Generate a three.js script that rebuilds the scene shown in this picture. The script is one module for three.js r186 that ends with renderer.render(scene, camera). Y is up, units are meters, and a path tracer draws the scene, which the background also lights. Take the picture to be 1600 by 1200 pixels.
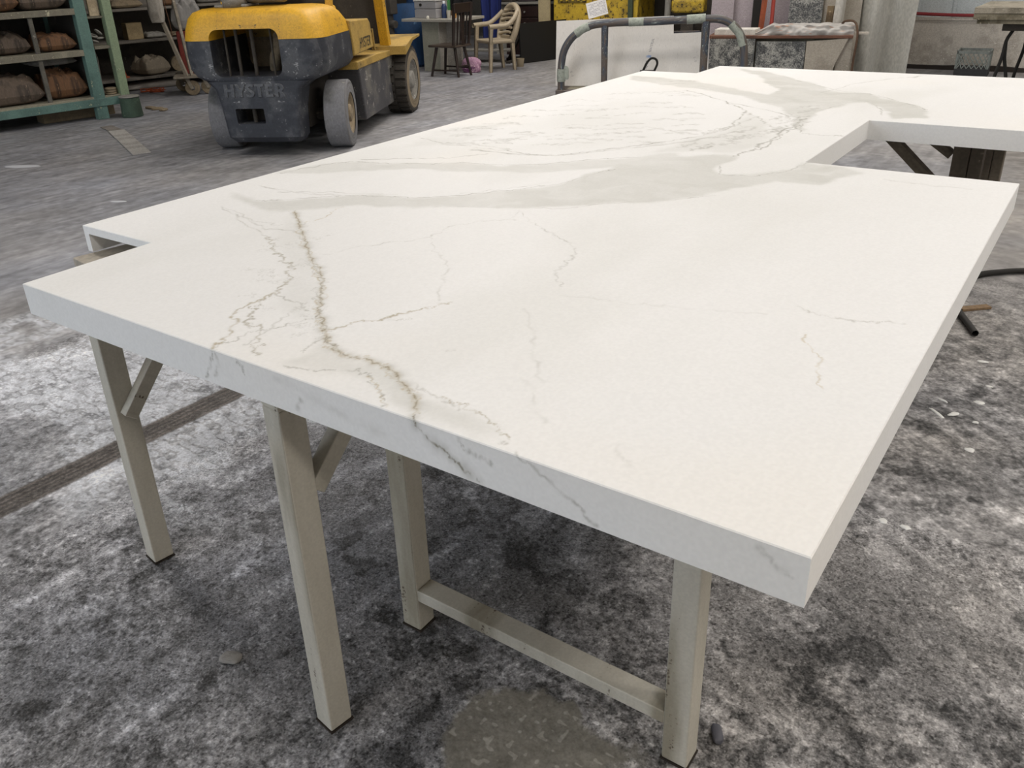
import * as THREE from 'three';
import { RoundedBoxGeometry } from 'three/addons/geometries/RoundedBoxGeometry.js';
import { TextGeometry } from 'three/addons/geometries/TextGeometry.js';
import { FontLoader } from 'three/addons/loaders/FontLoader.js';
import { mergeGeometries, toCreasedNormals } from 'three/addons/utils/BufferGeometryUtils.js';
import { RectAreaLightUniformsLib } from 'three/addons/lights/RectAreaLightUniformsLib.js';
import { Brush, Evaluator, SUBTRACTION } from 'three-bvh-csg';

// ------------------------------------------------------------------ camera, sky, exposure
const scene = new THREE.Scene();
const renderer = new THREE.WebGLRenderer({ antialias: true });
renderer.toneMapping = THREE.LinearToneMapping;
renderer.toneMappingExposure = 1.0;
renderer.shadowMap.enabled = true;
RectAreaLightUniformsLib.init();
const F = 1311.876, CX = 780.73, CY = 538.6, PITCH = 0.435154, YAW = -0.632113, ROLL = -0.0395766;
const U = 0.57, EYE = 2.55 * U;                      // eye height above the floor
const fwd = new THREE.Vector3(Math.sin(YAW) * Math.cos(PITCH), -Math.sin(PITCH), -Math.cos(YAW) * Math.cos(PITCH));
const right0 = new THREE.Vector3(Math.cos(YAW), 0, Math.sin(YAW));
const up0 = new THREE.Vector3().crossVectors(right0, fwd);
const rightV = right0.clone().multiplyScalar(Math.cos(ROLL)).addScaledVector(up0, Math.sin(ROLL));
const upV = right0.clone().multiplyScalar(-Math.sin(ROLL)).addScaledVector(up0, Math.cos(ROLL));
const camera = new THREE.PerspectiveCamera(2 * Math.atan(600 / F) * 180 / Math.PI, 4 / 3, 0.05, 80);
camera.position.set(0, EYE, 0);
camera.quaternion.setFromRotationMatrix(new THREE.Matrix4().makeBasis(rightV, upV, fwd.clone().negate()));
camera.setViewOffset(1600, 1200, 800 - CX, 600 - CY, 1600, 1200);
camera.updateProjectionMatrix();
scene.background = new THREE.Color(0.84, 0.91, 1.0);   // bright hazy sky beyond the open door
scene.backgroundIntensity = 3.3;
const LAMP = 23.8, CEIL = 5.2;

// ------------------------------------------------------------------ helpers
const rayOf = (px, py) => rightV.clone().multiplyScalar((px - CX) / F).addScaledVector(upV, -(py - CY) / F).add(fwd);
const fl = (px, py, h = 0) => { const d = rayOf(px, py), t = (h - EYE) / d.y; return new THREE.Vector3(d.x * t, h, d.z * t); };
const V = (x, y, z) => new THREE.Vector3(x, y, z);
let seed = 7; const rnd = () => { seed = (seed * 1664525 + 1013904223) >>> 0; return seed / 4294967296; };
const rr = (a, b) => a + (b - a) * rnd();
const hash = (x, y) => { let h = Math.imul(x, 374761393) + Math.imul(y, 668265263) | 0; h = Math.imul(h ^ (h >>> 13), 1274126177); return ((h ^ (h >>> 16)) >>> 0) / 4294967296; };
function vn(x, y) {
  const xi = Math.floor(x), yi = Math.floor(y); let u = x - xi, v = y - yi; u = u * u * (3 - 2 * u); v = v * v * (3 - 2 * v);
  const a = hash(xi, yi), b = hash(xi + 1, yi), c = hash(xi, yi + 1), d = hash(xi + 1, yi + 1);
  return a + (b - a) * u + (c - a) * v + (a - b - c + d) * u * v;
}
const fbm = (x, y, o = 4) => { let s = 0, a = 0.5, t = 0; for (let i = 0; i < o; i++) { s += a * vn(x, y); t += a; x = x * 2.03 + 17.7; y = y * 2.03 - 9.1; a *= 0.55; } return s / t; };
const sst = (a, b, x) => { const t = Math.min(1, Math.max(0, (x - a) / (b - a))); return t * t * (3 - 2 * t); };
const mixc = (a, b, t) => [a[0] + (b[0] - a[0]) * t, a[1] + (b[1] - a[1]) * t, a[2] + (b[2] - a[2]) * t];
const hexc = (h) => [(h >> 16 & 255), (h >> 8 & 255), (h & 255)];
function tex(w, h, fn, srgb = true) {
  const d = new Uint8Array(w * h * 4);
  for (let y = 0; y < h; y++) for (let x = 0; x < w; x++) { const c = fn(x / w, y / h), i = (y * w + x) * 4; d[i] = c[0]; d[i + 1] = c[1]; d[i + 2] = c[2]; d[i + 3] = 255; }
  const t = new THREE.DataTexture(d, w, h); t.wrapS = t.wrapT = THREE.MirroredRepeatWrapping; t.magFilter = THREE.LinearFilter; t.minFilter = THREE.LinearMipmapLinearFilter; t.generateMipmaps = true;
  if (srgb) t.colorSpace = THREE.SRGBColorSpace; t.needsUpdate = true; return t;
}
const std = (o) => new THREE.MeshStandardMaterial({ roughness: 0.8, side: THREE.DoubleSide, ...o });
// worn surface: base colour, dirt colour, chip colour
function wornTex(base, dirt, chip, { d = 0.5, c = 0.06, scale = 8, n = 256, seedo = 0, streak = 1, g: gn = 0.16 } = {}) {
  const B = hexc(base), D = hexc(dirt), C = hexc(chip);
  return tex(n, n, (u, v) => {
    const x = u * scale + seedo, y = v * scale * streak + seedo * 1.3;
    const a = fbm(x, y, 5), b = fbm(x * 4 + 31, y * 4, 4), g = vn(u * n * 0.6, v * n * 0.6);
    let col = mixc(B, D, Math.min(1, sst(0.42, 0.72, a) * d + (b - 0.5) * 0.35 * d + 0.12 * d));
    col = mixc(col, C, sst(1 - c * 1.6, 1 - c * 0.7, b * 0.75 + g * 0.25 + (a - 0.5) * 0.25 + 0.16));
    const k = 1 - gn / 2 + gn * g; return [Math.min(255, col[0] * k), Math.min(255, col[1] * k), Math.min(255, col[2] * k)];
  });
}
const texMat = (t, o = {}) => { const m = std({ map: t, ...o }); return m; };
const worn = (b, d, c, o = {}, p = {}) => texMat(wornTex(b, d, c, o), p);
function uvBox(g, s = 1) {
  g = g.index ? g.toNonIndexed() : g; const p = g.attributes.position, n = p.count, uv = new Float32Array(n * 2), a = V(0, 0, 0), b = V(0, 0, 0), c = V(0, 0, 0);
  for (let i = 0; i < n; i += 3) {
    a.fromBufferAttribute(p, i); b.fromBufferAttribute(p, i + 1); c.fromBufferAttribute(p, i + 2);
    const N = b.clone().sub(a).cross(c.clone().sub(a)), ax = Math.abs(N.x), ay = Math.abs(N.y), az = Math.abs(N.z);
    [a, b, c].forEach((q, k) => { const [x, y] = ay >= ax && ay >= az ? [q.x, q.z] : ax >= az ? [q.z, q.y] : [q.x, q.y]; uv[(i + k) * 2] = x * s; uv[(i + k) * 2 + 1] = y * s; });
  }
  g.setAttribute('uv', new THREE.BufferAttribute(uv, 2)); return g;
}
const box = (w, h, d, x = 0, y = 0, z = 0, r = 0) => { const g = r ? new RoundedBoxGeometry(w, h, d, 2, r) : new THREE.BoxGeometry(w, h, d); g.translate(x, y, z); return uvBox(g); };
const bx = (x0, x1, y0, y1, z0, z1, r = 0) => box(Math.abs(x1 - x0), Math.abs(y1 - y0), Math.abs(z1 - z0), (x0 + x1) / 2, (y0 + y1) / 2, (z0 + z1) / 2, r);
function beam(a, b, w, h, upish = V(0, 1, 0)) {          // rectangular bar from a to b; w across, h along upish
  const d = b.clone().sub(a), L = d.length(); d.normalize(); const s = new THREE.Vector3().crossVectors(upish, d).normalize(), t = new THREE.Vector3().crossVectors(d, s);
  const g = new RoundedBoxGeometry(w, h, L, 1, Math.min(w, h) * 0.08); const gg = uvBox(g); gg.applyMatrix4(new THREE.Matrix4().makeBasis(s, t, d).setPosition(a.clone().add(b).multiplyScalar(0.5))); return gg;
}
const cyl = (a, b, r0, r1 = r0, n = 14) => { const d = b.clone().sub(a), g = new THREE.CylinderGeometry(r1, r0, d.length(), n); g.applyQuaternion(new THREE.Quaternion().setFromUnitVectors(V(0, 1, 0), d.clone().normalize())); const m = a.clone().add(b).multiplyScalar(0.5); g.translate(m.x, m.y, m.z); return g.toNonIndexed(); };
const tube = (pts, r, n = 40, k = 8) => new THREE.TubeGeometry(new THREE.CatmullRomCurve3(pts), n, r, k).toNonIndexed();
const lathe = (pr, n = 36) => new THREE.LatheGeometry(pr.map((p) => new THREE.Vector2(p[0], p[1])), n).toNonIndexed();
const merge = (l) => mergeGeometries(l.map((g) => { const q = g.index ? g.toNonIndexed() : g; for (const k of Object.keys(q.attributes)) if (!['position', 'normal', 'uv'].includes(k)) q.deleteAttribute(k); return q; }));
function extr(pts, depth, bevel = 0) {                  // outline in x,y, extruded along +z
  const s = new THREE.Shape(pts.map((p) => new THREE.Vector2(p[0], p[1])));
  return uvBox(new THREE.ExtrudeGeometry(s, { depth, bevelEnabled: bevel > 0, bevelSize: bevel, bevelThickness: bevel, bevelSegments: 2 }));
}
const taken = {};
const numbered = (n) => { const k = taken[n] = (taken[n] ?? -1) + 1; return k ? `${n}_${String(k).padStart(3, '0')}` : n; };
function M(name, geo, mat, parent) { const m = new THREE.Mesh(Array.isArray(geo) ? merge(geo) : geo, mat); m.name = name; m.castShadow = m.receiveShadow = true; parent.add(m); return m; }
function thing(name, label, category, pos = V(0, 0, 0), turn = 0, group) { const o = new THREE.Group(); o.name = numbered(name); o.position.copy(pos); o.rotation.y = turn; o.userData = { label, category }; if (group) o.userData.group = group; scene.add(o); return o; }
function solo(name, label, category, geo, mat, pos, turn = 0, group) { const m = M(numbered(name), geo, mat, scene); if (pos) m.position.copy(pos); m.rotation.y = turn; m.userData = { label, category }; if (group) m.userData.group = group; return m; }
function struct(name, geo, mat) { const m = M(name, geo, mat, scene); m.userData.kind = 'structure'; return m; }

// ------------------------------------------------------------------ floor
const TOP = EYE - U, DROP = 0.1155 * U;                 // countertop height and depth of its edge
function floorCol(x, z, fine) {
  const wx = x + 0.12 * (fbm(x * 2.1, z * 2.1, 3) - 0.5), wz = z + 0.12 * (fbm(x * 2.1 + 40, z * 2.1 + 7, 3) - 0.5);
  const n1 = fbm(wx * 0.9 + 3, wz * 0.9, 4), n2 = fbm(wx * 4.2, wz * 4.2 + 11, 5), n3 = fbm(wx * 22, wz * 22, 4);
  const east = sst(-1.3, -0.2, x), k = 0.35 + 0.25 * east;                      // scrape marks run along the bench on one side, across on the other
  const ax = x * Math.cos(k * 1.2) + z * Math.sin(k * 1.2), az = -x * Math.sin(k * 1.2) + z * Math.cos(k * 1.2);
  const st = east > 0.001 ? fbm(ax * 7 + (n2 - 0.5) * 2, az * 28, 5) : 0, st2 = east < 0.999 ? fbm(x * 24 + 5, z * 4.5, 4) : 0;
  const str = st * east + st2 * (1 - east);
  const near = sst(-4.8, -3.0, z) * sst(-4.4, -3.0, x), ct = 0.5 + 0.5 * near;
  const n5 = near > 0.01 ? fbm(x * 75 + 13, z * 75, 3) : 0.5;
  let v = 0.535 + (n1 - 0.5) * 0.10 + (n2 - 0.5) * 0.20 * ct + (str - 0.5) * 0.34 * (0.6 + 0.4 * near) + (n3 - 0.5) * 0.38 * ct + (n5 - 0.5) * 0.46 * near;
  // darker, grittier patches trodden in around the benches
  const dk = sst(0.44, 0.62, fbm(wx * 1.7 + 8.2, wz * 1.7 + 1.9, 4) + 0.08 * near - 0.03) * (0.15 + 0.85 * near);
  const pit = sst(0.42, 0.60, n5 * 0.45 + n3 * 0.3 + str * 0.25);
  v -= dk * 0.15 * pit;
  if (near > 0.01) { v -= 0.16 * sst(0.60, 0.66, fbm(x * 11 + 70, z * 11, 4) * 0.8 + str * 0.2) * near;
  v += 0.10 * sst(0.56, 0.66, fbm(x * 8 + 20, z * 8 + 33, 4) * 0.6 + str * 0.4) * near; }
  const wm = 0.4 + 1.0 * (fbm(x * 1.3 + 77, z * 1.3, 4) - 0.5) + 0.45 * (east - 0.4);  // cool daylight tint put into the colour westward, brownish dirt eastward
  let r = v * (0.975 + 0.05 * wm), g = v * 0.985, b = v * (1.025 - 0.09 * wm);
  // pale dried slurry crust beside the benches, bluish daylight put into its colour
  const cr = sst(1.0, 0.72, Math.hypot((x + 2.95) / 1.05, (z + 1.55) / 1.15) + (fbm(x * 2.6, z * 2.6 + 31, 4) - 0.5) * 1.1);
  if (cr > 0) {
    const worm = sst(0.50, 0.57, Math.abs(fbm(x * 17, z * 30, 3) - 0.5) * 1.6 + 0.42), hole = sst(0.56, 0.64, fbm(x * 3.1 + 12, z * 3.1 + 4, 3));
    const c = cr * (0.5 + 0.5 * worm) * (1 - 0.65 * hole), q = 0.82 + (n3 - 0.5) * 0.3 + (n2 - 0.5) * 0.15;
    r += (q * 0.985 - r) * c * 0.85; g += (q - g) * c * 0.85; b += (q * 1.03 - b) * c * 0.85;
  }
  // smooth beige mud patch
  const mud = sst(1.0, 0.75, Math.hypot((x + 0.66) / 0.17, (z + 0.98) / 0.14) + (n2 - 0.5) * 1.6 + (n3 - 0.5) * 0.6);
  if (mud > 0) { const q = 0.48 + (n3 - 0.5) * 0.05; r += (q * 1.03 - r) * mud * 0.85; g += (q - g) * mud * 0.85; b += (q * 0.92 - b) * mud * 0.85; }
  // tyre track of brown mud
  const tx = x + 2.47 + 0.012 * (fbm(z * 3, 2, 2) - 0.5), tr = sst(0.066, 0.048, Math.abs(tx)) * sst(-3.0, -2.2, z);
  if (tr > 0) { const ln = 0.5 + 0.5 * Math.sin(tx * 260 + fbm(x * 30, z * 5, 2) * 3), q = 0.20 + 0.22 * ln * fbm(x * 60, z * 9, 3) + (n3 - 0.5) * 0.10; r += (q * 1.08 - r) * tr * 0.85; g += (q * 0.98 - g) * tr * 0.85; b += (q * 0.9 - b) * tr * 0.85; }
  if (fine) {
    const gr = vn(x * 330, z * 330) - 0.5, g2 = vn(x * 140 + 9, z * 140) - 0.5; const sm = 1 - 0.8 * Math.max(0, mud), a = (gr * 0.17 + g2 * 0.13) * sm; r += a; g += a; b += a;
    if (fine > 1) { const p4 = vn(x * 210 + 40, z * 210), q4 = vn(x * 480, z * 480 + 7) - 0.5, t = (q4 * 0.14 - sst(0.68, 0.84, p4) * 0.15 + sst(0.74, 0.9, vn(x * 260, z * 260 + 60)) * 0.13) * sm; r += t; g += t; b += t; }
    const sp = sst(0.80, 0.86, vn(x * 75 + 3, z * 75)) * sst(0.5, 0.62, fbm(x * 3 + 90, z * 3, 3)); r += sp * 0.12; g += sp * 0.12; b += sp * 0.12;
  }
  return [Math.max(0.06, Math.min(0.95, r)) * 255, Math.max(0.06, Math.min(0.95, g)) * 255, Math.max(0.06, Math.min(0.95, b)) * 255];
}
const NX0 = -3.5, NX1 = 0.6, NZ0 = -4.3, NZ1 = -0.2, FX0 = -14, FX1 = 4.6, FZ0 = -14.2, FZ1 = 5;
const clampT = (t) => { t.wrapS = t.wrapT = THREE.ClampToEdgeWrapping; return t; };
const HX0 = -2.2, HX1 = 0.36, HZ0 = -2.15, HZ1 = -0.25;
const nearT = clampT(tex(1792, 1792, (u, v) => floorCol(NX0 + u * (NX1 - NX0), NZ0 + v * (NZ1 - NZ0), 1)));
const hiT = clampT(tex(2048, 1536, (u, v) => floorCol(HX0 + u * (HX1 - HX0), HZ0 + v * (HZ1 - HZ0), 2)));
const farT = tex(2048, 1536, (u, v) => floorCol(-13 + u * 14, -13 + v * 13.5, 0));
const nearB = clampT(tex(1024, 1024, (u, v) => { const x = NX0 + u * (NX1 - NX0), z = NZ0 + v * (NZ1 - NZ0); const h = 255 * Math.min(1, Math.max(0, fbm(x * 30, z * 30, 4) * 0.7 + vn(x * 110, z * 110) * 0.3)); return [h, h, h]; }, false));
const hiB = clampT(tex(1024, 768, (u, v) => { const x = HX0 + u * (HX1 - HX0), z = HZ0 + v * (HZ1 - HZ0); const h = 255 * Math.min(1, Math.max(0, fbm(x * 30, z * 30, 4) * 0.6 + vn(x * 110, z * 110) * 0.25 + vn(x * 230, z * 230) * 0.15)); return [h, h, h]; }, false));
const floorHi = std({ map: hiT, bumpMap: hiB, bumpScale: 0.005, roughness: 0.62 });
const floorNear = std({ map: nearT, bumpMap: nearB, bumpScale: 0.004, roughness: 0.62 }), floorFar = std({ map: farT, roughness: 0.66 });
{
  const pos = [], uv = [], nor = [], q = (x0, x1, z0, z1, f) => { for (const [x, z] of [[x0, z0], [x0, z1], [x1, z1], [x0, z0], [x1, z1], [x1, z0]]) { pos.push(x, 0, z); nor.push(0, 1, 0); uv.push(...f(x, z)); } };
  const fn = (x, z) => [(x - NX0) / (NX1 - NX0), (z - NZ0) / (NZ1 - NZ0)];
  q(HX0, HX1, HZ0, HZ1, (x, z) => [(x - HX0) / (HX1 - HX0), (z - HZ0) / (HZ1 - HZ0)]);
  q(NX0, NX1, NZ0, HZ0, fn); q(NX0, NX1, HZ1, NZ1, fn); q(NX0, HX0, HZ0, HZ1, fn); q(HX1, NX1, HZ0, HZ1, fn);
  const ff = (x, z) => [(x + 13) / 14, (z + 13) / 13.5];
  q(FX0, FX1, FZ0, NZ0, ff); q(FX0, FX1, NZ1, FZ1, ff); q(FX0, NX0, NZ0, NZ1, ff); q(NX1, FX1, NZ0, NZ1, ff);
  const n = pos.length / 3;
  const g = new THREE.BufferGeometry(); g.setAttribute('position', new THREE.Float32BufferAttribute(pos, 3)); g.setAttribute('normal', new THREE.Float32BufferAttribute(nor, 3)); g.setAttribute('uv', new THREE.Float32BufferAttribute(uv, 2));
  g.addGroup(0, 6, 0); g.addGroup(6, 24, 1); g.addGroup(30, n - 30, 2);
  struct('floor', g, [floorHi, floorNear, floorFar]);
}
// ------------------------------------------------------------------ walls, ceiling, open door
const concrete = worn(0xb4aea5, 0x918b82, 0xcac5bc, { d: 0.6, c: 0.05, scale: 9 }, { roughness: 0.92 });
const panelM = worn(0xb9c0c2, 0xa3abad, 0xd0d4d4, { d: 0.4, c: 0.02, scale: 5 }, { roughness: 0.6 });
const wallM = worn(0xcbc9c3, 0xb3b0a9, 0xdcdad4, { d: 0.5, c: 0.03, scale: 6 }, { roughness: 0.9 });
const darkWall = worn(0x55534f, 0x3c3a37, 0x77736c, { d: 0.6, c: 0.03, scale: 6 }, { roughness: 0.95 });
const WZ = -11.72;
const lower = struct('wall_back', bx(-2.35, 4.6, 0, 0.565, WZ - 0.25, WZ), concrete);
M('wall_panel', bx(-2.35, 4.6, 0.565, CEIL, WZ - 0.25, WZ - 0.06), panelM, lower);
for (let i = 0; i < 16; i++) M('panel_rib', bx(-2.2 + i * 0.4, -2.165 + i * 0.4, 0.6, CEIL - 0.05, WZ - 0.062, WZ - 0.045), panelM, lower);
M('ledge', bx(-2.33, 4.55, 0.555, 0.585, WZ - 0.06, WZ + 0.015), worn(0xcfc8bd, 0x9a938a, 0xe0dad0), lower);
struct('grime_line_back', (() => { const g = new THREE.BoxGeometry(6.9, 0.05, 0.05, 160, 2, 1), p = g.attributes.position; for (let i = 0; i < p.count; i++) if (p.getY(i) > 0) p.setY(i, p.getY(i) * (0.4 + 1.2 * fbm(p.getX(i) * 3, 2, 3))); g.translate(1.1, 0.025, WZ + 0.02); return uvBox(g); })(), std({ color: 0x2a2420, roughness: 0.95 }));  // raised dark strip standing for the black grime line along the wall foot
struct('wall_recess', bx(-2.55, -2.35, 0, CEIL, -14.2, WZ), wallM);
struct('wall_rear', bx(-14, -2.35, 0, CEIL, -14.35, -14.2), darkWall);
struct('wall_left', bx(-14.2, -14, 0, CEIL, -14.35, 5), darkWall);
struct('wall_right', bx(4.6, 4.8, 0, CEIL, WZ - 0.25, 5), wallM);
const DX0 = -8.6, DX1 = -2.2, DH = 4.3;                // open roll-up door behind the photographer
{
  const w = struct('wall_front', [bx(-14, DX0, 0, CEIL, 5, 5.2), bx(DX1, 4.8, 0, CEIL, 5, 5.2), bx(DX0, DX1, DH, CEIL, 5, 5.2)], wallM);
  M('door_track', bx(DX0 - 0.1, DX0, 0, DH, 4.94, 5), std({ color: 0x6a6d70, metalness: 0.6, roughness: 0.5 }), w); M('door_track', bx(DX1, DX1 + 0.1, 0, DH, 4.94, 5), std({ color: 0x6a6d70, metalness: 0.6, roughness: 0.5 }), w);
}
struct('ground_outside', bx(-30, 20, -0.12, -0.02, 5, 30), std({ color: 0x8d8a84, roughness: 0.95 }));
struct('ceiling', bx(-14.2, 4.8, CEIL, CEIL + 0.15, -14.35, 5.2), std({ color: 0xd2d0cb, roughness: 0.9 }));
const lampHousing = std({ color: 0xc9c9c6, metalness: 0.4, roughness: 0.5 }), lampGlow = std({ color: 0xffffff, emissive: 0xfff3e2, emissiveIntensity: 6 });
for (const [x, z] of [[-6.9, -9.4], [-3.4, -9.4], [1.2, -9.4], [-5.2, -6.6], [-3.2, -5.4], [2.0, -5.6], [-4.7, -1.6], [2.2, -2.2], [2.2, 1.0]]) {
  const o = thing('ceiling_lamp', 'long white fluorescent lamp hanging under the workshop ceiling', 'lamp', V(x, 4.35, z), 0, 'fluorescent lamps under the ceiling');
  M('housing', bx(-0.95, 0.95, 0.02, 0.10, -0.26, 0.26, 0.02), lampHousing, o);
  M('diffuser', bx(-0.92, 0.92, 0.0, 0.02, -0.24, 0.24), lampGlow, o);
  for (const s of [-0.8, 0.8]) M('hanger', cyl(V(s, 0.1, 0), V(s, CEIL - 4.35, 0), 0.006), lampHousing, o);
  const l = new THREE.RectAreaLight(0xfffaf6, LAMP, 1.8, 0.46); l.position.set(0, -0.01, 0); l.rotation.x = -Math.PI / 2; o.add(l); l.name = 'lamp_light';
}

// ------------------------------------------------------------------ marble countertop
const poly = [[-3.03, -1.283], [-0.267, -1.283], [-0.267, -4.295], [-1.203, -4.295], [-1.203, -5.552], [-0.267, -5.552], [-0.267, -7.72], [-3.03, -7.72], [-3.03, -7.19], [-3.54, -7.19], [-3.54, -1.808], [-3.04, -1.808]].map(([x, z]) => [x * U, z * U]);
const mitred = [1, 1, 1, 1, 1, 1, 1, 1, 1, 1, 0, 1];    // the edge from point 10 to 11 is the bare end of the slab in the notch
const TX0 = -3.68 * U, TX1 = -0.13 * U, TZ0 = -7.9 * U, TZ1 = -1.13 * U, TN = 2048;
const marbleT = (() => {
  const W = TN, Hh = TN, grey = new Float32Array(W * Hh), warm = new Float32Array(W * Hh), dark = new Float32Array(W * Hh);
  const sx = W / (TX1 - TX0), sz = Hh / (TZ1 - TZ0);
  const w2 = W / 2, band = new Float32Array(w2 * w2), warpX = new Float32Array(w2 * w2), warpY = new Float32Array(w2 * w2), tone = new Float32Array(w2 * w2);
  for (let y = 0; y < w2; y++) for (let x = 0; x < w2; x++) { const j = y * w2 + x, wx = x * 2 / sx, wz = y * 2 / sz; warpX[j] = (fbm(wx * 9, wz * 9, 4) - 0.5) * 0.035 * sx; warpY[j] = (fbm(wx * 9 + 50, wz * 9, 4) - 0.5) * 0.035 * sz; tone[j] = 0.35 + 1.1 * fbm(wx * 6 + 2 + warpX[j] * 0.02, wz * 13 + 0.15 * warpY[j], 5); }
  const onTop = (p) => { const w = fl(p[0], p[1], TOP); return [(w.x - TX0) * sx, (w.z - TZ0) * sz]; };
  const onFront = (p) => { const d = rayOf(p[0], p[1]), t = (-1.283 * U) / d.z, y = EYE + d.y * t, x = d.x * t; return [(x - TX0) * sx, (-1.283 * U + (TOP - y) - TZ0) * sz]; };
  const fillPoly = (pts, buf, amt, soft) => {
    const cv = document.createElement('canvas'); cv.width = W / 2; cv.height = Hh / 2; const c = cv.getContext('2d');
    c.fillStyle = '#000'; c.fillRect(0, 0, W / 2, Hh / 2); c.fillStyle = '#fff'; c.beginPath(); pts.forEach((p, i) => { const [x, y] = onTop(p); i ? c.lineTo(x / 2, y / 2) : c.moveTo(x / 2, y / 2); }); c.closePath(); c.fill();
    const im = c.getImageData(0, 0, W / 2, Hh / 2).data, a = new Float32Array(w2 * w2); for (let i = 0; i < w2 * w2; i++) a[i] = im[i * 4] / 255;
    const blur = (src, r, dx, dy) => { const o = new Float32Array(w2 * w2); for (let l = 0; l < w2; l++) { let s = 0; const at = (i) => src[Math.max(0, Math.min(w2 - 1, i)) * (dx ? 1 : w2) + l * (dx ? w2 : 1)]; for (let i = -r; i <= r; i++) s += at(i); for (let i = 0; i < w2; i++) { o[i * (dx ? 1 : w2) + l * (dx ? w2 : 1)] = s / (2 * r + 1); s += at(i + r + 1) - at(i - r); } } return o; };
    let b = a; for (let k = 0; k < 2; k++) { b = blur(b, soft, 1, 0); b = blur(b, Math.max(1, Math.round(soft * sz / sx)), 0, 1); }
    for (let y = 0; y < w2; y++) for (let x = 0; x < w2; x++) {
      const j = y * w2 + x, X = Math.max(0, Math.min(w2 - 1, Math.round(x + warpX[j]))), Y = Math.max(0, Math.min(w2 - 1, Math.round(y + warpY[j])));
      const m = b[Y * w2 + X]; if (m > 0.003) band[j] = Math.max(band[j], m * amt * tone[j]);
    }
  };
  const stroke = (pts, wmm, amt, buf, map = onTop, jit = 0.006) => {
    const P = pts.map(map); let dseed = Math.round(pts[0][0] * 13 + pts[0][1] * 7);
    for (let s = 0; s < P.length - 1; s++) {
      const [x0, y0] = P[s], [x1, y1] = P[s + 1], L = Math.hypot((x1 - x0) / sx, (y1 - y0) / sz), n = Math.max(2, Math.ceil(L / 0.0012));
      for (let k = 0; k < n; k++) {
        const t = k / n, f = s + t, ww = (vn(f * 5 + dseed, 3) * 0.9 + 0.4) * wmm * 0.001, aa = amt * (0.2 + 1.15 * vn(f * 6 + dseed, 9));
        const jx = ((fbm(f * 4 + dseed, 1.5, 4) - 0.5) * jit * 4 + (fbm(f * 10, dseed, 3) - 0.5) * jit * 1.2) * sx, jy = ((fbm(f * 4 + dseed, 8.5, 4) - 0.5) * jit * 4 + (fbm(f * 10, dseed + 4, 3) - 0.5) * jit * 1.2) * sz;
        const cx = x0 + (x1 - x0) * t + jx, cy = y0 + (y1 - y0) * t + jy, rx = ww * 2.2 * sx, ry = ww * 2.2 * sz;
        for (let y = Math.max(0, Math.floor(cy - ry)); y <= Math.min(Hh - 1, cy + ry); y++) for (let x = Math.max(0, Math.floor(cx - rx)); x <= Math.min(W - 1, cx + rx); x++) {
          const q = Math.hypot((x - cx) / sx, (y - cy) / sz) / ww; if (q < 2.2) { const m = aa * Math.exp(-q * q * 0.9), i = y * W + x; if (m > buf[i]) buf[i] = m; }
        }
      }
    }
  };
  // broad pale grey bands
  fillPoly([[350, 300], [400, 314], [437, 312], [512, 307], [542, 305], [595, 307], [662, 309], [722, 305], [805, 296], [869, 288], [940, 269], [959, 264], [962, 255], [1015, 244], [1076, 244], [1137, 242], [1150, 246], [1126, 259], [1126, 272], [1172, 275], [1225, 268], [1264, 253], [1300, 258], [1347, 272], [1282, 290], [1216, 286], [1177, 290], [1115, 305], [1050, 312], [945, 318], [872, 324], [812, 324], [681, 322], [531, 322], [471, 328], [437, 329], [400, 326]], grey, 0.62, 3);
  fillPoly([[437, 271], [512, 256], [557, 252], [595, 255], [681, 256], [726, 254], [790, 258], [850, 256], [925, 249], [1000, 245], [1060, 238], [1060, 243], [955, 262], [887, 267], [824, 271], [775, 267], [692, 267], [640, 264], [587, 266], [524, 268], [467, 271]], grey, 0.5, 3);
  fillPoly([[985, 118], [1030, 121], [1090, 128], [1150, 138], [1200, 148], [1216, 141], [1181, 117], [1150, 107], [1200, 112], [1247, 124], [1312, 144], [1360, 147], [1420, 162], [1450, 174], [1450, 185], [1392, 186], [1378, 172], [1356, 159], [1326, 161], [1282, 172], [1262, 182], [1255, 205], [1242, 200], [1245, 186], [1220, 168], [1175, 155], [1116, 142], [1063, 137], [985, 124]], grey, 0.72, 3);
  fillPoly([[437, 571], [475, 552], [500, 520], [515, 537], [537, 554], [562, 558], [596, 569], [617, 583], [633, 604], [650, 623], [725, 648], [796, 690], [700, 668], [652, 646], [600, 633], [596, 612], [579, 587], [558, 579], [500, 578]], grey, 0.42, 5);
  fillPoly([[421, 371], [460, 335], [478, 380], [500, 420], [498, 480], [470, 500], [430, 470], [452, 430], [440, 400]], grey, 0.22, 8);
  fillPoly([[1020, 240], [1076, 216], [1137, 202], [1160, 178], [1190, 190], [1200, 215], [1150, 240], [1080, 236]], grey, 0.30, 6);
  fillPoly([[680, 205], [760, 195], [800, 190], [720, 225], [640, 228]], grey, 0.22, 8);
  // veins
  const mainV = [[460, 329], [469, 350], [475, 371], [481, 396], [496, 415], [502, 433], [502, 458], [498, 483], [505, 504], [508, 521], [515, 537], [537, 554], [562, 558], [596, 569], [617, 583], [633, 604], [650, 623], [652, 646]];
  stroke(mainV, 2.6, 0.5, warm, onTop, 0.005); stroke(mainV, 1.0, 0.55, dark, onTop, 0.005); stroke(mainV, 9, 0.3, grey, onTop, 0.004); stroke(mainV, 4.5, 0.24, warm, onTop, 0.004);
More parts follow.
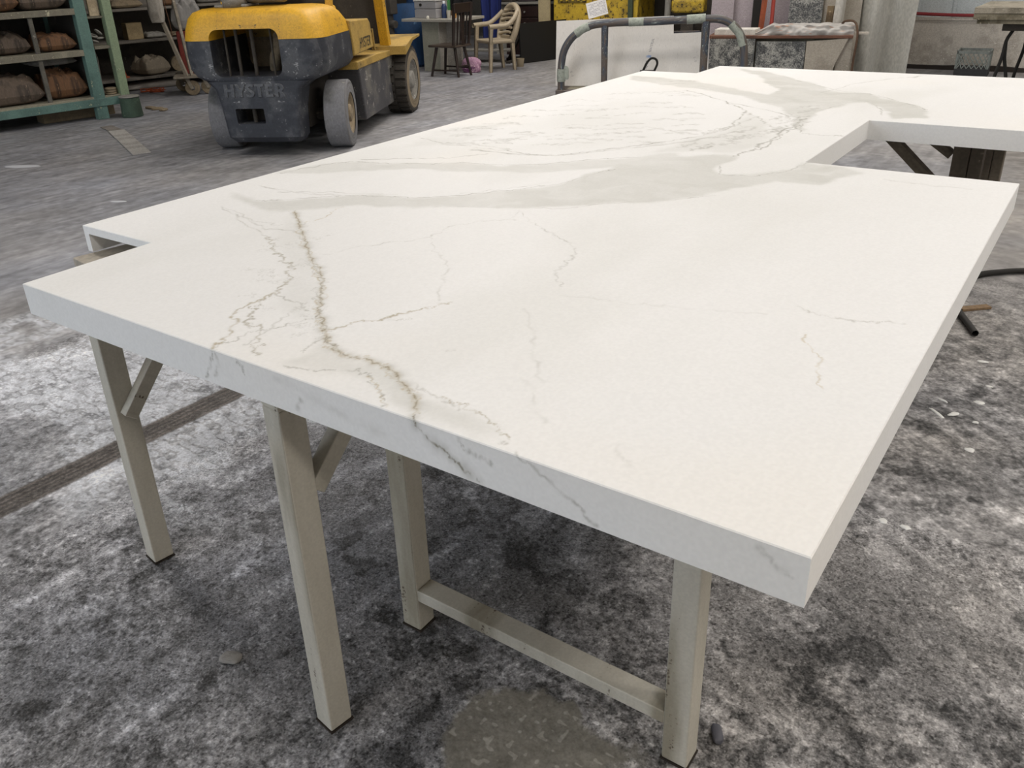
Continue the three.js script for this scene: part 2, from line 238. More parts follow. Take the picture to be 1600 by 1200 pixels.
  stroke(mainV.map((p, i) => [p[0] + 5 - (i % 3) * 5, p[1] + 2]), 1.6, 0.45, warm, onTop, 0.010); stroke(mainV.slice(0, 10).map((p, i) => [p[0] - 6 + (i % 2) * 10, p[1]]), 1.6, 0.45, grey, onTop, 0.012); stroke(mainV.slice(4, 12), 1.5, 0.5, dark, onTop, 0.008);
  const S = (pts, w, a, b = grey, j = 0.007) => { stroke(pts, pts[0][1] < 300 ? w * 1.35 : w, a, b, onTop, j); };
  const left = [[421, 371], [429, 387], [446, 404], [454, 417], [450, 437], [429, 458], [408, 471], [398, 487], [394, 508], [406, 537], [404, 554]];
  S(left, 2.4, 0.7, grey, 0.012); S(left, 1.4, 0.35, warm, 0.012);
  S([[429, 458], [371, 483], [367, 500], [354, 529], [333, 544]], 1.8, 0.55, warm); S([[429, 458], [371, 483], [367, 500], [354, 529], [333, 544]], 3, 0.4);
  S([[333, 544], [387, 521], [425, 512], [479, 498], [500, 496]], 1.8, 0.6); S([[429, 458], [470, 475], [495, 488]], 2, 0.6); S([[387, 540], [440, 500], [480, 470]], 2, 0.3);
  S([[517, 514], [558, 504], [592, 500], [617, 492], [667, 481], [683, 477], [704, 471]], 1.7, 0.5, warm); S([[517, 514], [558, 504], [592, 500], [617, 492], [667, 481], [683, 477], [704, 471]], 2.4, 0.45); S([[592, 500], [630, 499], [642, 498]], 1.5, 0.4);
  S([[467, 350], [508, 340], [533, 323]], 1.5, 0.45, warm); S([[437, 571], [500, 578], [558, 579], [579, 587], [596, 612], [600, 633]], 1.9, 0.75); S([[579, 587], [596, 612], [600, 633]], 1.5, 0.5, warm);
  S([[692, 621], [725, 633], [762, 654], [796, 687], [780, 693]], 1.8, 0.5); S([[692, 621], [725, 633], [762, 654], [796, 687]], 1.2, 0.4, warm); S([[640, 600], [690, 620], [720, 640]], 2, 0.35); S([[475, 552], [497, 530], [503, 522]], 1.6, 0.5);
  S([[508, 396], [567, 385], [617, 379], [671, 371], [700, 354], [750, 346], [808, 342]], 1.8, 0.32); S([[671, 371], [683, 396], [704, 417], [690, 440], [681, 471]], 1.8, 0.25);
  S([[809, 329], [831, 347], [849, 360], [888, 377], [901, 395], [888, 408], [866, 425], [881, 447]], 2.2, 0.42); S([[809, 329], [802, 342]], 2, 0.35); S([[822, 480], [835, 545], [842, 600]], 2.6, 0.22);
  S([[375, 338], [417, 358], [462, 360]], 3, 0.35); S([[350, 325], [387, 350], [421, 371]], 3, 0.4); S([[345, 322], [400, 345], [440, 352]], 3, 0.3);
  S([[400, 314], [437, 312], [512, 307], [542, 305], [595, 307], [662, 309], [722, 305], [805, 296], [869, 288], [940, 269], [959, 264]], 2, 0.85); S([[437, 300], [512, 300], [620, 304]], 2, 0.5); S([[400, 290], [480, 303], [540, 305]], 2, 0.4);
  S([[681, 322], [812, 324], [872, 326], [944, 318], [1050, 312], [1115, 305]], 1.6, 0.6); S([[722, 302], [805, 293], [869, 284]], 1.6, 0.5);
  S([[437, 271], [512, 256], [557, 252], [595, 255], [681, 256], [726, 254], [790, 258], [850, 256], [925, 249], [1000, 245]], 2, 0.7);
  S([[741, 234], [805, 241], [869, 243], [906, 239], [940, 234], [1006, 226], [1076, 216], [1137, 202], [1159, 181], [1164, 172], [1133, 159], [1094, 146], [1072, 141]], 2.6, 0.95); S([[741, 234], [805, 241], [869, 243], [945, 236], [1006, 229], [1076, 221], [1150, 206]], 5, 0.5);
  S([[741, 231], [790, 235], [840, 243]], 2.4, 0.8); S([[560, 249], [640, 247], [700, 247], [760, 240]], 2, 0.6); S([[700, 222], [760, 228], [800, 234]], 2, 0.5); S([[660, 215], [700, 226], [735, 228]], 3, 0.5);
  for (let i = 0; i < 110; i++) { const x = rr(690, 1070), y = rr(124, 226); if (y < 205 - (x - 690) * 0.24) continue; S([[x, y], [x + 12 + i % 9, y - 1 - i % 2], [x + 30 + i % 26, y + 1 - i % 4]], 2.6 + i % 3, 0.2 + 0.3 * (i % 7) / 7, grey, 0.016); }
  for (let i = 0; i < 26; i++) { const t = rnd(), x = 1060 + 190 * t, y = 232 - 50 * t + rr(-14, 16); S([[x, y], [x + 10 + i % 8, y - 4 + i % 3], [x + 22 + i % 14, y - 5 - i % 5]], 2.2 + i % 3, 0.35 + 0.4 * (i % 5) / 5, grey, 0.016); }
  for (let i = 0; i < 26; i++) { const x = rr(380, 490), y = rr(345, 535); S([[x, y], [x + 8, y + 5 - i % 9], [x + 20 + i % 12, y + 3 - i % 7]], 1.6, 0.3, grey, 0.012); }
  S([[1260, 185], [1242, 194], [1221, 207], [1194, 224], [1172, 235], [1146, 244]], 3, 0.95, grey, 0.012); S([[1264, 190], [1236, 202], [1210, 220], [1180, 236]], 2, 0.8, grey, 0.012); S([[1250, 195], [1251, 207], [1275, 211], [1320, 212]], 2, 0.7);
  S([[1126, 259], [1126, 272], [1172, 275], [1225, 268], [1264, 253]], 1.8, 0.6); S([[1164, 175], [1185, 185], [1210, 200]], 3, 0.6, grey, 0.012); S([[1133, 159], [1190, 170], [1240, 182]], 2.5, 0.6); S([[1100, 210], [1150, 195], [1180, 183]], 3, 0.5, grey, 0.012);
  S([[1247, 126], [1312, 142], [1360, 147], [1425, 163], [1450, 172]], 2, 0.7); S([[1282, 172], [1326, 161], [1356, 159], [1376, 170], [1378, 180]], 2, 0.55); S([[1280, 145], [1340, 130], [1400, 122], [1432, 120]], 3, 0.35); S([[1426, 121], [1436, 119]], 6, 0.5);
  S([[1240, 480], [1300, 497], [1360, 503], [1413, 504]], 2, 0.4); S([[1255, 520], [1280, 560], [1282, 610]], 1.6, 0.35, warm); S([[880, 460], [960, 470], [1050, 480], [1200, 490]], 3, 0.14); S([[1380, 280], [1440, 288], [1520, 296]], 3, 0.2);
  S([[690, 552], [720, 545]], 2, 0.16); S([[960, 690], [985, 730]], 3, 0.12); S([[820, 590], [850, 660]], 3, 0.16);
  // veins running down the front edge
  const Fr = (pts, w, a, b = grey) => stroke(pts, w, a, b, onFront, 0.004);
  Fr([[334, 546], [328, 565], [323, 592]], 2.2, 0.7); Fr([[334, 546], [340, 562], [337, 590]], 3, 0.4); Fr([[368, 562], [378, 572], [382, 583]], 2, 0.6); Fr([[640, 645], [660, 678], [700, 712], [732, 737], [748, 750]], 2.0, 0.9); Fr([[640, 645], [660, 678], [700, 712], [732, 737]], 1.2, 0.6, dark); Fr([[640, 645], [660, 678], [700, 712], [748, 750]], 8, 0.35);
  Fr([[715, 685], [728, 704], [745, 712], [770, 724]], 2.2, 0.5); Fr([[800, 702], [860, 752], [905, 795], [930, 818]], 2.2, 0.5); Fr([[470, 622], [466, 640]], 3, 0.4); Fr([[1185, 850], [1205, 880], [1240, 905]], 3, 0.35); Fr([[430, 590], [520, 640], [600, 680]], 8, 0.12);
  return tex(W, Hh, (u, v) => {
    const X = Math.min(W - 1, Math.floor(u * W)), Y = Math.min(Hh - 1, Math.floor(v * Hh)), i = Y * W + X, x = u * (TX1 - TX0), z = v * (TZ1 - TZ0);
    const cl = fbm(x * 2.2 + 5, z * 1.2, 4), c2 = fbm(x * 7, z * 2.6 + 20, 4), f = vn(x * 260, z * 260);
    let c = mixc([243, 243, 242], [229, 229, 225], sst(0.45, 0.75, cl) * 0.45 + (c2 - 0.5) * 0.28);
    c = mixc(c, [245, 240, 231], sst(0.5, 0.8, fbm(x * 1.6 + 60, z * 1.6, 3)) * 0.35);
    { const fx = Math.min(w2 - 1.001, Math.max(0, X / 2 - 0.25)), fy = Math.min(w2 - 1.001, Math.max(0, Y / 2 - 0.25)), x0 = Math.floor(fx), y0 = Math.floor(fy), a = fx - x0, b = fy - y0, j = y0 * w2 + x0, bd = (band[j] * (1 - a) + band[j + 1] * a) * (1 - b) + (band[j + w2] * (1 - a) + band[j + w2 + 1] * a) * b; c = mixc(c, [198, 198, 191], Math.min(0.9, bd * 0.88)); }
    c = mixc(c, [172, 171, 164], Math.min(0.9, grey[i])); c = mixc(c, [176, 160, 128], Math.min(0.85, warm[i])); c = mixc(c, [120, 112, 92], Math.min(0.8, dark[i]));
    const k = 0.988 + 0.024 * f; return [c[0] * k, c[1] * k, c[2] * k];
  });
})();
clampT(marbleT);
const marble = new THREE.MeshPhysicalMaterial({ map: marbleT, roughness: 0.58, side: THREE.DoubleSide });
{
  const o = thing('marble_countertop', 'huge white marble island countertop with grey veins, resting on steel benches', 'countertop', V(0, 0, 0));
  const n = poly.length, E = poly.map((p, i) => { const q = poly[(i + 1) % n], dx = q[0] - p[0], dz = q[1] - p[1], l = Math.hypot(dx, dz); return { nx: -dz / l, nz: dx / l }; });
  // outward normal check: polygon runs front-left -> front-right, so outward of the first edge is +z
  if (E[0].nz < 0) E.forEach((e) => { e.nx *= -1; e.nz *= -1; });
  const ring = (off, y) => poly.map((p, i) => { const a = E[(i + n - 1) % n], b = E[i], da = off((i + n - 1) % n), db = off(i); let x = p[0], z = p[1]; for (const [e, d] of [[a, da], [b, db]]) { x -= e.nx * d; z -= e.nz * d; } return V(x, y, z); });
  const c = 0.0016, T = 0.02;
  const r0 = ring(() => c, TOP), r1 = ring(() => 0, TOP - c), r2 = ring((i) => mitred[i] ? T : 0, TOP - T), rb = ring(() => 0, TOP - DROP), ri = ring((i) => mitred[i] ? T : 0, TOP - DROP);
  const mk = () => ({ p: [], u: [] });
  const uvOf = (q, e) => { const d = e ? TOP - q.y : 0, x = q.x + (e ? e.nx * d : 0), z = q.z + (e ? e.nz * d : 0); return [(x - TX0) / (TX1 - TX0), (z - TZ0) / (TZ1 - TZ0)]; };
  const quad = (b, A, B, C, D, e) => { for (const q of [A, B, C, A, C, D]) { b.p.push(q.x, q.y, q.z); b.u.push(...uvOf(q, e)); } };
  const cap = (b, R, flip) => { const pts = R.map((q) => new THREE.Vector2(q.x, -q.z)); for (const t of THREE.ShapeUtils.triangulateShape(pts, [])) for (const k of flip ? [t[2], t[1], t[0]] : t) { b.p.push(R[k].x, R[k].y, R[k].z); b.u.push(...uvOf(R[k])); } };
  const geo = (b) => { const g = new THREE.BufferGeometry(); g.setAttribute('position', new THREE.Float32BufferAttribute(b.p, 3)); g.setAttribute('uv', new THREE.Float32BufferAttribute(b.u, 2)); g.computeVertexNormals(); return g; };
  const b = mk(); cap(b, r0); cap(b, r2, true);
  for (let i = 0; i < n; i++) { const j = (i + 1) % n; quad(b, r1[i], r1[j], r0[j], r0[i], E[i]); quad(b, r2[i], r2[j], r1[j], r1[i], E[i]); }
  M('top_slab', geo(b), marble, o);
  for (let i = 0; i < n; i++) {
    if (!mitred[i]) continue; const j = (i + 1) % n, a = mk(), e = E[i], g = 0.0002, G = (q) => V(q.x, q.y - g, q.z);
    const A = [r1[i], rb[i], ri[i], r2[i]].map(G), B = [r1[j], rb[j], ri[j], r2[j]].map(G);
    for (let k = 0; k < 4; k++) { const m = (k + 1) % 4; quad(a, A[k], A[m], B[m], B[k], e); }
    quad(a, A[3], A[2], A[1], A[0], e); quad(a, B[0], B[1], B[2], B[3], e);
    M('edge_apron', geo(a), marble, o);
  }
}
// ------------------------------------------------------------------ benches under the countertop
const UND = TOP - DROP;
const steelF = worn(0xc8c3b6, 0x8d8573, 0x4f4337, { d: 0.8, c: 0.085, scale: 11, seedo: 3, streak: 0.16, n: 512, g: 0.06 }, { roughness: 0.55 });
const rust = worn(0x5a4433, 0x33271e, 0x8a6f52, { d: 0.6, scale: 10 }, { roughness: 0.9 });
const grimeFoot = std({ color: 0x2e261f, roughness: 0.9 });
function benchLeg(o, x, z, h, s = 0.053) { const l = M('leg', bx(x - s, x, 0.004, h, z - s, z, 0.004), steelF, o); M('foot_plate', bx(x - s - 0.002, x + 0.002, 0, 0.004, z - s - 0.002, z + 0.002), grimeFoot, l); return l; }
{
  const th = -0.153;   // steel bench standing slightly askew under the front corner
  const o = thing('steel_bench', 'pale painted steel bench with diagonal braces under the notched corner of the countertop', 'bench', V(-1.835, 0, -0.903), th);
  const h = UND - 0.001, wx = 0.802, D = -1.05;
  benchLeg(o, 0, 0, h - 0.055); benchLeg(o, wx, 0, h - 0.055); benchLeg(o, 0, D, h - 0.055); benchLeg(o, wx, D, h - 0.055);
  for (const x of [0, wx]) M('top_rail', bx(x - 0.053, x, h - 0.055, h - 0.022, D - 0.053, 0, 0.003), steelF, o);
  M('cross_rail', bx(0, wx - 0.053, h - 0.055, h - 0.022, -0.053, -0.003, 0.003), steelF, o); M('cross_rail', bx(0, wx - 0.053, h - 0.055, h - 0.022, D - 0.05, D, 0.003), steelF, o);
  M('brace', beam(V(0.016, 0.455, -0.022), V(0.016, h - 0.06, -0.26), 0.03, 0.034), steelF, o);
  M('brace', beam(V(wx - 0.02, 0.575, -0.055), V(wx - 0.02, h - 0.06, -0.21), 0.034, 0.036), steelF, o);
  M('plank', bx(-0.18, -0.03, h - 0.022, h, -1.25, -0.05, 0.003), worn(0xb9b1a3, 0x94897a, 0xcbc4b7, { d: 0.6, scale: 4, streak: 0.2 }), o);
  M('plank', bx(wx - 0.055, wx + 0.0, h - 0.022, h, D - 0.05, -0.003, 0.003), worn(0x9c9282, 0x6f6558, 0xb3aa9a, { d: 0.6, scale: 4, streak: 0.2 }), o);
}
{
  const o = thing('steel_bench', 'pale painted steel bench with a low stretcher between its front legs', 'bench', V(0, 0, -1.103));
  const h = UND - 0.001, xl = -1.074, xr = -0.40, D = -1.0;
  for (const z of [0, D]) { benchLeg(o, xl, z, h - 0.035); benchLeg(o, xr, z, h - 0.035); }
  M('stretcher', bx(xl, xr - 0.053, 0.093, 0.125, -0.052, -0.001, 0.003), steelF, o); M('stretcher', bx(xl, xr - 0.053, 0.093, 0.125, D - 0.052, D - 0.001, 0.003), steelF, o);
  for (const x of [xl, xr]) M('top_rail', bx(x - 0.053, x, h - 0.035, h, D - 0.053, 0, 0.003), steelF, o);
  M('cross_rail', bx(xl, xr - 0.053, h - 0.035, h, D - 0.05, D, 0.003), steelF, o);
}
{
  const wd = worn(0x6e6558, 0x453d33, 0x94897a, { d: 0.7, scale: 5, streak: 0.25 });
  const o = thing('wooden_bench', 'grimy dark timber bench with angled braces seen through the countertop cutout', 'bench', V(-0.35, 0, -3.5));
  const h = UND - 0.001;
  for (const [x, z] of [[0, 0], [-1.35, 0], [0, -0.8], [-1.35, -0.8]]) { const l = M('leg', bx(x - 0.10, x - 0.045, 0, h - 0.05, z - 0.06, z, 0.004), wd, o); M('leg_board', bx(x - 0.043, x, 0, h - 0.05, z - 0.075, z - 0.006, 0.004), wd, l); }
  M('beam', bx(-1.5, 0.05, h - 0.05, h, -0.075, 0, 0.004), wd, o); M('beam', bx(-1.5, 0.05, h - 0.05, h, -0.875, -0.8, 0.004), wd, o);
  M('brace', beam(V(-0.10, 0.555, -0.03), V(-0.335, h - 0.05, -0.03), 0.045, 0.036), wd, o);
  M('brace', beam(V(-0.11, h - 0.11, -0.06), V(-0.2, h - 0.05, -0.06), 0.04, 0.03), wd, o);
  M('brace', beam(V(-1.35, 0.555, -0.03), V(-1.11, h - 0.05, -0.03), 0.045, 0.036), wd, o);
}
// ------------------------------------------------------------------ forklift
const font = await new FontLoader().loadAsync('fonts/droid/droid_sans_bold.typeface.json');
const yel = worn(0xcf9f2a, 0xa8802f, 0x4a3b22, { d: 0.45, c: 0.05, scale: 5, seedo: 1 }, { roughness: 0.5 });
const yelD = worn(0xb0914a, 0x7f6a3a, 0x3a3020, { d: 0.7, c: 0.05, scale: 6, seedo: 5 }, { roughness: 0.65 });
const blk = worn(0x2a2d35, 0x4a4c50, 0x8a8b8c, { d: 1.0, c: 0.075, scale: 9, seedo: 9 }, { roughness: 0.6 });
const grimeShade = worn(0x38342f, 0x4a443c, 0x6a6154, { d: 0.6, c: 0.04, scale: 7 }, { roughness: 0.9 });  // greasy black metal, also the dark tone of the shaded rack panels
const tyreG = worn(0x77777a, 0x5c5c5a, 0x96948e, { d: 0.6, c: 0.05, scale: 9 }, { roughness: 0.95 });
const tyreD = worn(0x3a3733, 0x5b5348, 0x6e6557, { d: 0.8, c: 0.06, scale: 9 }, { roughness: 0.95 });
const dusty = worn(0x8d7f68, 0x6a5f4e, 0xa4977e, { d: 0.6, c: 0.05, scale: 9 }, { roughness: 0.9 });
const greyM = worn(0x8c8a84, 0x6d6a63, 0xb0ada5, { d: 0.6, c: 0.06, scale: 6 }, { roughness: 0.85 });
const blackRubber = std({ color: 0x1d1c1a, roughness: 0.95 });
function loft(rows, zf) {                               // rows: [y, halfwidth, zback, zfront, corner radius]
  const ringOf = ([y, hw, zb, zfr, r]) => { const pts = [], K = 7, arc = (cx, cz, a0) => { for (let k = 0; k <= K; k++) { const a = a0 + k / K * Math.PI / 2; pts.push(V(cx + r * Math.cos(a), y, cz + r * Math.sin(a))); } }; arc(hw - r, zb - r, 0); arc(-hw + r, zb - r, Math.PI / 2); pts.push(V(-hw, y, zfr), V(hw, y, zfr)); return pts; };
  const R = rows.map(ringOf), p = [], n = R[0].length, tri = (a, b, c) => { for (const q of [a, b, c]) p.push(q.x, q.y, q.z); };
  for (let i = 0; i < R.length - 1; i++) for (let k = 0; k < n; k++) { const m = (k + 1) % n; tri(R[i][k], R[i + 1][k], R[i + 1][m]); tri(R[i][k], R[i + 1][m], R[i][m]); }
  for (let k = 1; k < n - 1; k++) { tri(R[0][0], R[0][k], R[0][k + 1]); const t = R[R.length - 1]; tri(t[0], t[k + 1], t[k]); }
  const g = new THREE.BufferGeometry(); g.setAttribute('position', new THREE.Float32BufferAttribute(p, 3)); g.computeVertexNormals(); return toCreasedNormals(uvBox(g), 0.6);
}
const csg = new Evaluator(); csg.useGroups = false;
function cut(g, h) { const a = new Brush(g), b = new Brush(h); a.updateMatrixWorld(); b.updateMatrixWorld(); const r = csg.evaluate(a, b, SUBTRACTION); return r.geometry; }
function roundPrism(x0, x1, y0, y1, z0, z1, r) { const s = new THREE.Shape(); s.moveTo(x0 + r, y0); s.lineTo(x1 - r, y0); s.absarc(x1 - r, y0 + r, r, -Math.PI / 2, 0); s.lineTo(x1, y1 - r); s.absarc(x1 - r, y1 - r, r, 0, Math.PI / 2); s.lineTo(x0 + r, y1); s.absarc(x0 + r, y1 - r, r, Math.PI / 2, Math.PI); s.lineTo(x0, y0 + r); s.absarc(x0 + r, y0 + r, r, Math.PI, Math.PI * 1.5); const g = new THREE.ExtrudeGeometry(s, { depth: z1 - z0, bevelEnabled: false, curveSegments: 8 }); g.translate(0, 0, z0); return uvBox(g); }
function wheel(o, x, z, R, w, rimR, tyreMat, sideMat, rimMat, tread) {   // axle along x, outer face on sign of x
  const s = Math.sign(x), W = M('wheel', (() => { const g = lathe([[rimR, -w / 2 + 0.01], [R - 0.03, -w / 2], [R - 0.006, -w / 2 + 0.004], [R, -w / 2 + 0.014], [R, w / 2 - 0.014], [R - 0.006, w / 2 - 0.004], [R - 0.03, w / 2], [rimR, w / 2 - 0.01]], 48); g.rotateZ(-Math.PI / 2); return g; })(), tyreMat, o);
  W.position.set(x, R, z);
  const disc = lathe([[rimR, w / 2 - 0.005], [rimR - 0.02, w / 2 - 0.01], [rimR - 0.035, w / 2 - 0.05], [rimR * 0.45, w / 2 - 0.055], [rimR * 0.42, w / 2 - 0.01], [rimR * 0.3, w / 2], [0.001, w / 2]], 32); disc.rotateZ(-s * Math.PI / 2); M('rim', disc, rimMat, W);
  const side = lathe([[rimR, w / 2 + 0.001], [R - 0.045, w / 2 + 0.002], [R - 0.02, w / 2 - 0.008]], 40); side.rotateZ(-s * Math.PI / 2); M('sidewall', side, sideMat, W);
  const nuts = []; for (let k = 0; k < 8; k++) { const a = k / 8 * Math.PI * 2, q = rimR * 0.58; nuts.push(cyl(V(s * (w / 2 - 0.06), q * Math.cos(a), q * Math.sin(a)), V(s * (w / 2 - 0.03), q * Math.cos(a), q * Math.sin(a)), 0.013, 0.013, 6)); } M('wheel_nut', nuts, rimMat, W);
  if (tread) { const t = []; for (let k = 0; k < 26; k++) for (const q of [-1, 1]) { const g = box(w * 0.42, 0.02, 0.05, q * w * 0.25, R + 0.004, 0); g.rotateX((k + (q > 0 ? 0.5 : 0)) / 26 * Math.PI * 2); t.push(g); } M('tread', t, tyreMat, W); }
  return W;
}
{
  const o = thing('forklift', 'old yellow and black forklift truck with a slotted counterweight, parked beside the steel rack', 'forklift', V(-5.81, 0, -4.94), 0.48);
  let upper = loft([[0.60, 0.44, 0.485, -0.27, 0.12], [0.64, 0.53, 0.49, -0.275, 0.13], [0.70, 0.575, 0.50, -0.28, 0.14], [0.80, 0.585, 0.50, -0.28, 0.14], [0.919, 0.583, 0.50, -0.27, 0.14]]);
  let low = loft([[0.125, 0.285, 0.44, 0.30, 0.04], [0.17, 0.318, 0.48, 0.30, 0.04], [0.40, 0.332, 0.495, 0.30, 0.04], [0.55, 0.36, 0.498, 0.28, 0.04], [0.61, 0.43, 0.498, 0.2, 0.06]]);
  let yt = loft([[0.92, 0.583, 0.505, -0.27, 0.14], [1.0, 0.57, 0.50, -0.20, 0.15], [1.08, 0.545, 0.485, -0.10, 0.16], [1.12, 0.515, 0.46, -0.03, 0.17], [1.142, 0.46, 0.41, 0.02, 0.17], [1.15, 0.38, 0.33, 0.06, 0.15]]);
  const hole = roundPrism(-0.33, 0.235, 0.645, 1.0, -0.24, 0.7, 0.07), hitch = roundPrism(-0.21, 0.03, 0.28, 0.40, 0.2, 0.7, 0.012);
  upper = cut(upper, hole); yt = cut(yt, hole); low = cut(low, hitch);
  const cw = M('counterweight', [upper, low], blk, o);
  M('counterweight_cover', yt, yel, o);
  M('radiator', bx(-0.34, 0.25, 0.63, 0.985, -0.235, -0.215), dusty, o);
  for (const [x, r] of [[-0.245, 0.009], [-0.15, 0.013], [-0.02, 0.016], [0.135, 0.009]]) M('grille_bar', cyl(V(x, 0.645, 0.40), V(x, 1.0, 0.40), r), grimeShade, o);
  M('radiator_hose', tube([V(0.02, 0.66, 0.1), V(0.06, 0.76, 0.16), V(0.09, 0.84, 0.14), V(0.08, 0.92, 0.08)], 0.05, 20, 10), dusty, o);
  M('tow_pin', cyl(V(-0.09, 0.27, 0.4), V(-0.09, 0.41, 0.4), 0.018), grimeShade, o);
  { const t = new TextGeometry('HYSTER', { font, size: 0.098, depth: 0.012, curveSegments: 3, bevelEnabled: true, bevelSize: 0.002, bevelThickness: 0.003, bevelSegments: 1 }); t.computeBoundingBox(); const w = t.boundingBox.max.x; t.scale(0.52 / w, 1, 1); t.translate(-0.285, 0.492, 0.4925); M('raised_lettering', uvBox(t), worn(0x4c4f55, 0x66686b, 0x9c9b96, { d: 0.8, c: 0.08, scale: 12 }), cw); }
  // engine hood, seat, deck
  M('hood', (() => { const g = extr([[-0.27, 0.72], [-0.83, 0.735], [-0.79, 0.93], [-0.74, 0.965], [-0.2, 0.985]], 1.176, 0.012); g.rotateY(-Math.PI / 2); g.translate(0.588, 0, 0); return g; })(), yelD, o);
  { const t = new TextGeometry('HYSTER', { font, size: 0.085, depth: 0.003, curveSegments: 3 }); t.computeBoundingBox(); t.scale(0.34 / t.boundingBox.max.x, 1, 1); t.rotateY(Math.PI / 2); t.translate(0.598, 0.752, -0.42); M('side_lettering', t, std({ color: 0x1b1a18 }), o); }
  M('seat_base', bx(-0.33, 0.33, 0.965, 1.10, -0.72, -0.12, 0.03), yel, o); M('seat', bx(-0.26, 0.26, 1.10, 1.22, -0.70, -0.2, 0.05), std({ color: 0x1d1c1b }), o); M('seat_back', bx(-0.25, 0.25, 1.2, 1.68, -0.25, -0.14, 0.05), std({ color: 0x1d1c1b }), o);
  M('tank_bracket', bx(-0.33, -0.06, 1.15, 1.17, 0.06, 0.32, 0.008), greyM, o); M('gas_tank', (() => { const g = lathe([[0.001, -0.3], [0.1, -0.29], [0.13, -0.25], [0.13, 0.25], [0.1, 0.29], [0.001, 0.3]], 24); g.rotateZ(Math.PI / 2); g.translate(-0.05, 1.30, 0.17); return g; })(), greyM, o);
  M('air_intake', lathe([[0.001, 0.0], [0.10, 0.0], [0.095, 0.05], [0.11, 0.08], [0.11, 0.16], [0.001, 0.17]], 24).translate(-0.18, 1.145, 0.26), greyM, o);
  M('deck', (() => { const g = extr([[-0.30, 0.60], [-1.55, 0.59], [-1.55, 0.625], [-0.9, 0.65], [-0.30, 0.645]], 1.19, 0.008); g.rotateY(-Math.PI / 2); g.translate(0.595, 0, 0); return g; })(), yelD, o);
  M('side_tank', (() => { const g = extr([[-0.36, 0.595], [-0.46, 0.15], [-1.46, 0.15], [-1.50, 0.58]], 1.16, 0.012); g.rotateY(-Math.PI / 2); g.translate(0.58, 0, 0); return cut(g, bx(0.42, 0.8, 0.33, 0.47, -1.45, -1.36)); })(), worn(0x46464a, 0x6b6964, 0xa8a59d, { d: 0.9, c: 0.12, scale: 5, seedo: 2 }, { roughness: 0.6 }), o);
  
  M('chassis', bx(-0.3, 0.3, 0.2, 0.62, -1.6, 0.2), grimeShade, o); M('axle', cyl(V(-0.5, 0.275, 0), V(0.5, 0.275, 0), 0.05), grimeShade, o); M('front_axle', cyl(V(-0.6, 0.32, -1.72), V(0.6, 0.32, -1.72), 0.06), grimeShade, o);
  M('cowl', bx(-0.5, 0.5, 0.62, 1.25, -1.62, -1.50, 0.02), grimeShade, o); M('steering_column', cyl(V(0, 1.0, -1.48), V(0, 1.25, -1.2), 0.03), grimeShade, o); M('steering_wheel', (() => { const g = new THREE.TorusGeometry(0.17, 0.014, 8, 28); g.rotateX(-0.8); g.translate(0, 1.27, -1.18); return g.toNonIndexed(); })(), blackRubber, o);
  M('lever', beam(V(0.52, 0.67, -1.12), V(0.52, 0.86, -1.09), 0.03, 0.02), yelD, o); M('pedal', bx(0.3, 0.4, 0.68, 0.7, -1.4, -1.3), grimeShade, o);
  for (const s of [-1, 1]) {
    M('guard_post', beam(V(s * 0.55, 0.64, -1.46), V(s * 0.50, 2.1, -1.28), 0.10, 0.05), yel, o); M('rear_guard_post', beam(V(s * 0.45, 0.97, -0.12), V(s * 0.48, 2.1, -0.3), 0.05, 0.05), yel, o);
    M('fender', (() => { const g = extr([[-1.40, 0.60], [-1.58, 0.655], [-1.72, 0.70], [-2.02, 0.715], [-2.02, 0.73], [-1.70, 0.725], [-1.40, 0.67]], 0.33, 0.004); g.rotateY(-Math.PI / 2); g.translate(s > 0 ? 0.76 : -0.43, 0, 0); return g; })(), yelD, o);
    M('mast_upright', bx(s * 0.36 - 0.05, s * 0.36 + 0.05, 0.08, 2.2, -2.12, -1.98), grimeShade, o);
    M('fork', bx(s * 0.28 - 0.06, s * 0.28 + 0.06, 0.04, 0.09, -3.2, -2.14), grimeShade, o);
  }
  M('carriage', [bx(-0.5, 0.5, 0.12, 0.2, -2.17, -2.12), bx(-0.5, 0.5, 0.5, 0.58, -2.17, -2.12), bx(-0.5, -0.42, 0.12, 0.58, -2.17, -2.12), bx(0.42, 0.5, 0.12, 0.58, -2.17, -2.12)], grimeShade, o);
  M('lift_cylinder', cyl(V(0.18, 0.2, -2.02), V(0.18, 1.9, -2.02), 0.035), greyM, o);
  M('overhead_guard', [bx(-0.53, 0.53, 2.08, 2.13, -1.32, -1.26), bx(-0.53, 0.53, 2.08, 2.13, -0.34, -0.28), ...[-0.5, -0.25, 0, 0.25, 0.5].map((x) => bx(x - 0.02, x + 0.02, 2.09, 2.12, -1.3, -0.3))], yel, o);
  for (const s of [-1, 1]) { wheel(o, s * 0.5, 0, 0.275, 0.19, 0.17, tyreG, tyreG, dusty, false).rotation.y = 0.13; wheel(o, s * 0.62, -1.72, 0.318, 0.24, 0.2, tyreD, dusty, greyM, true); }
}

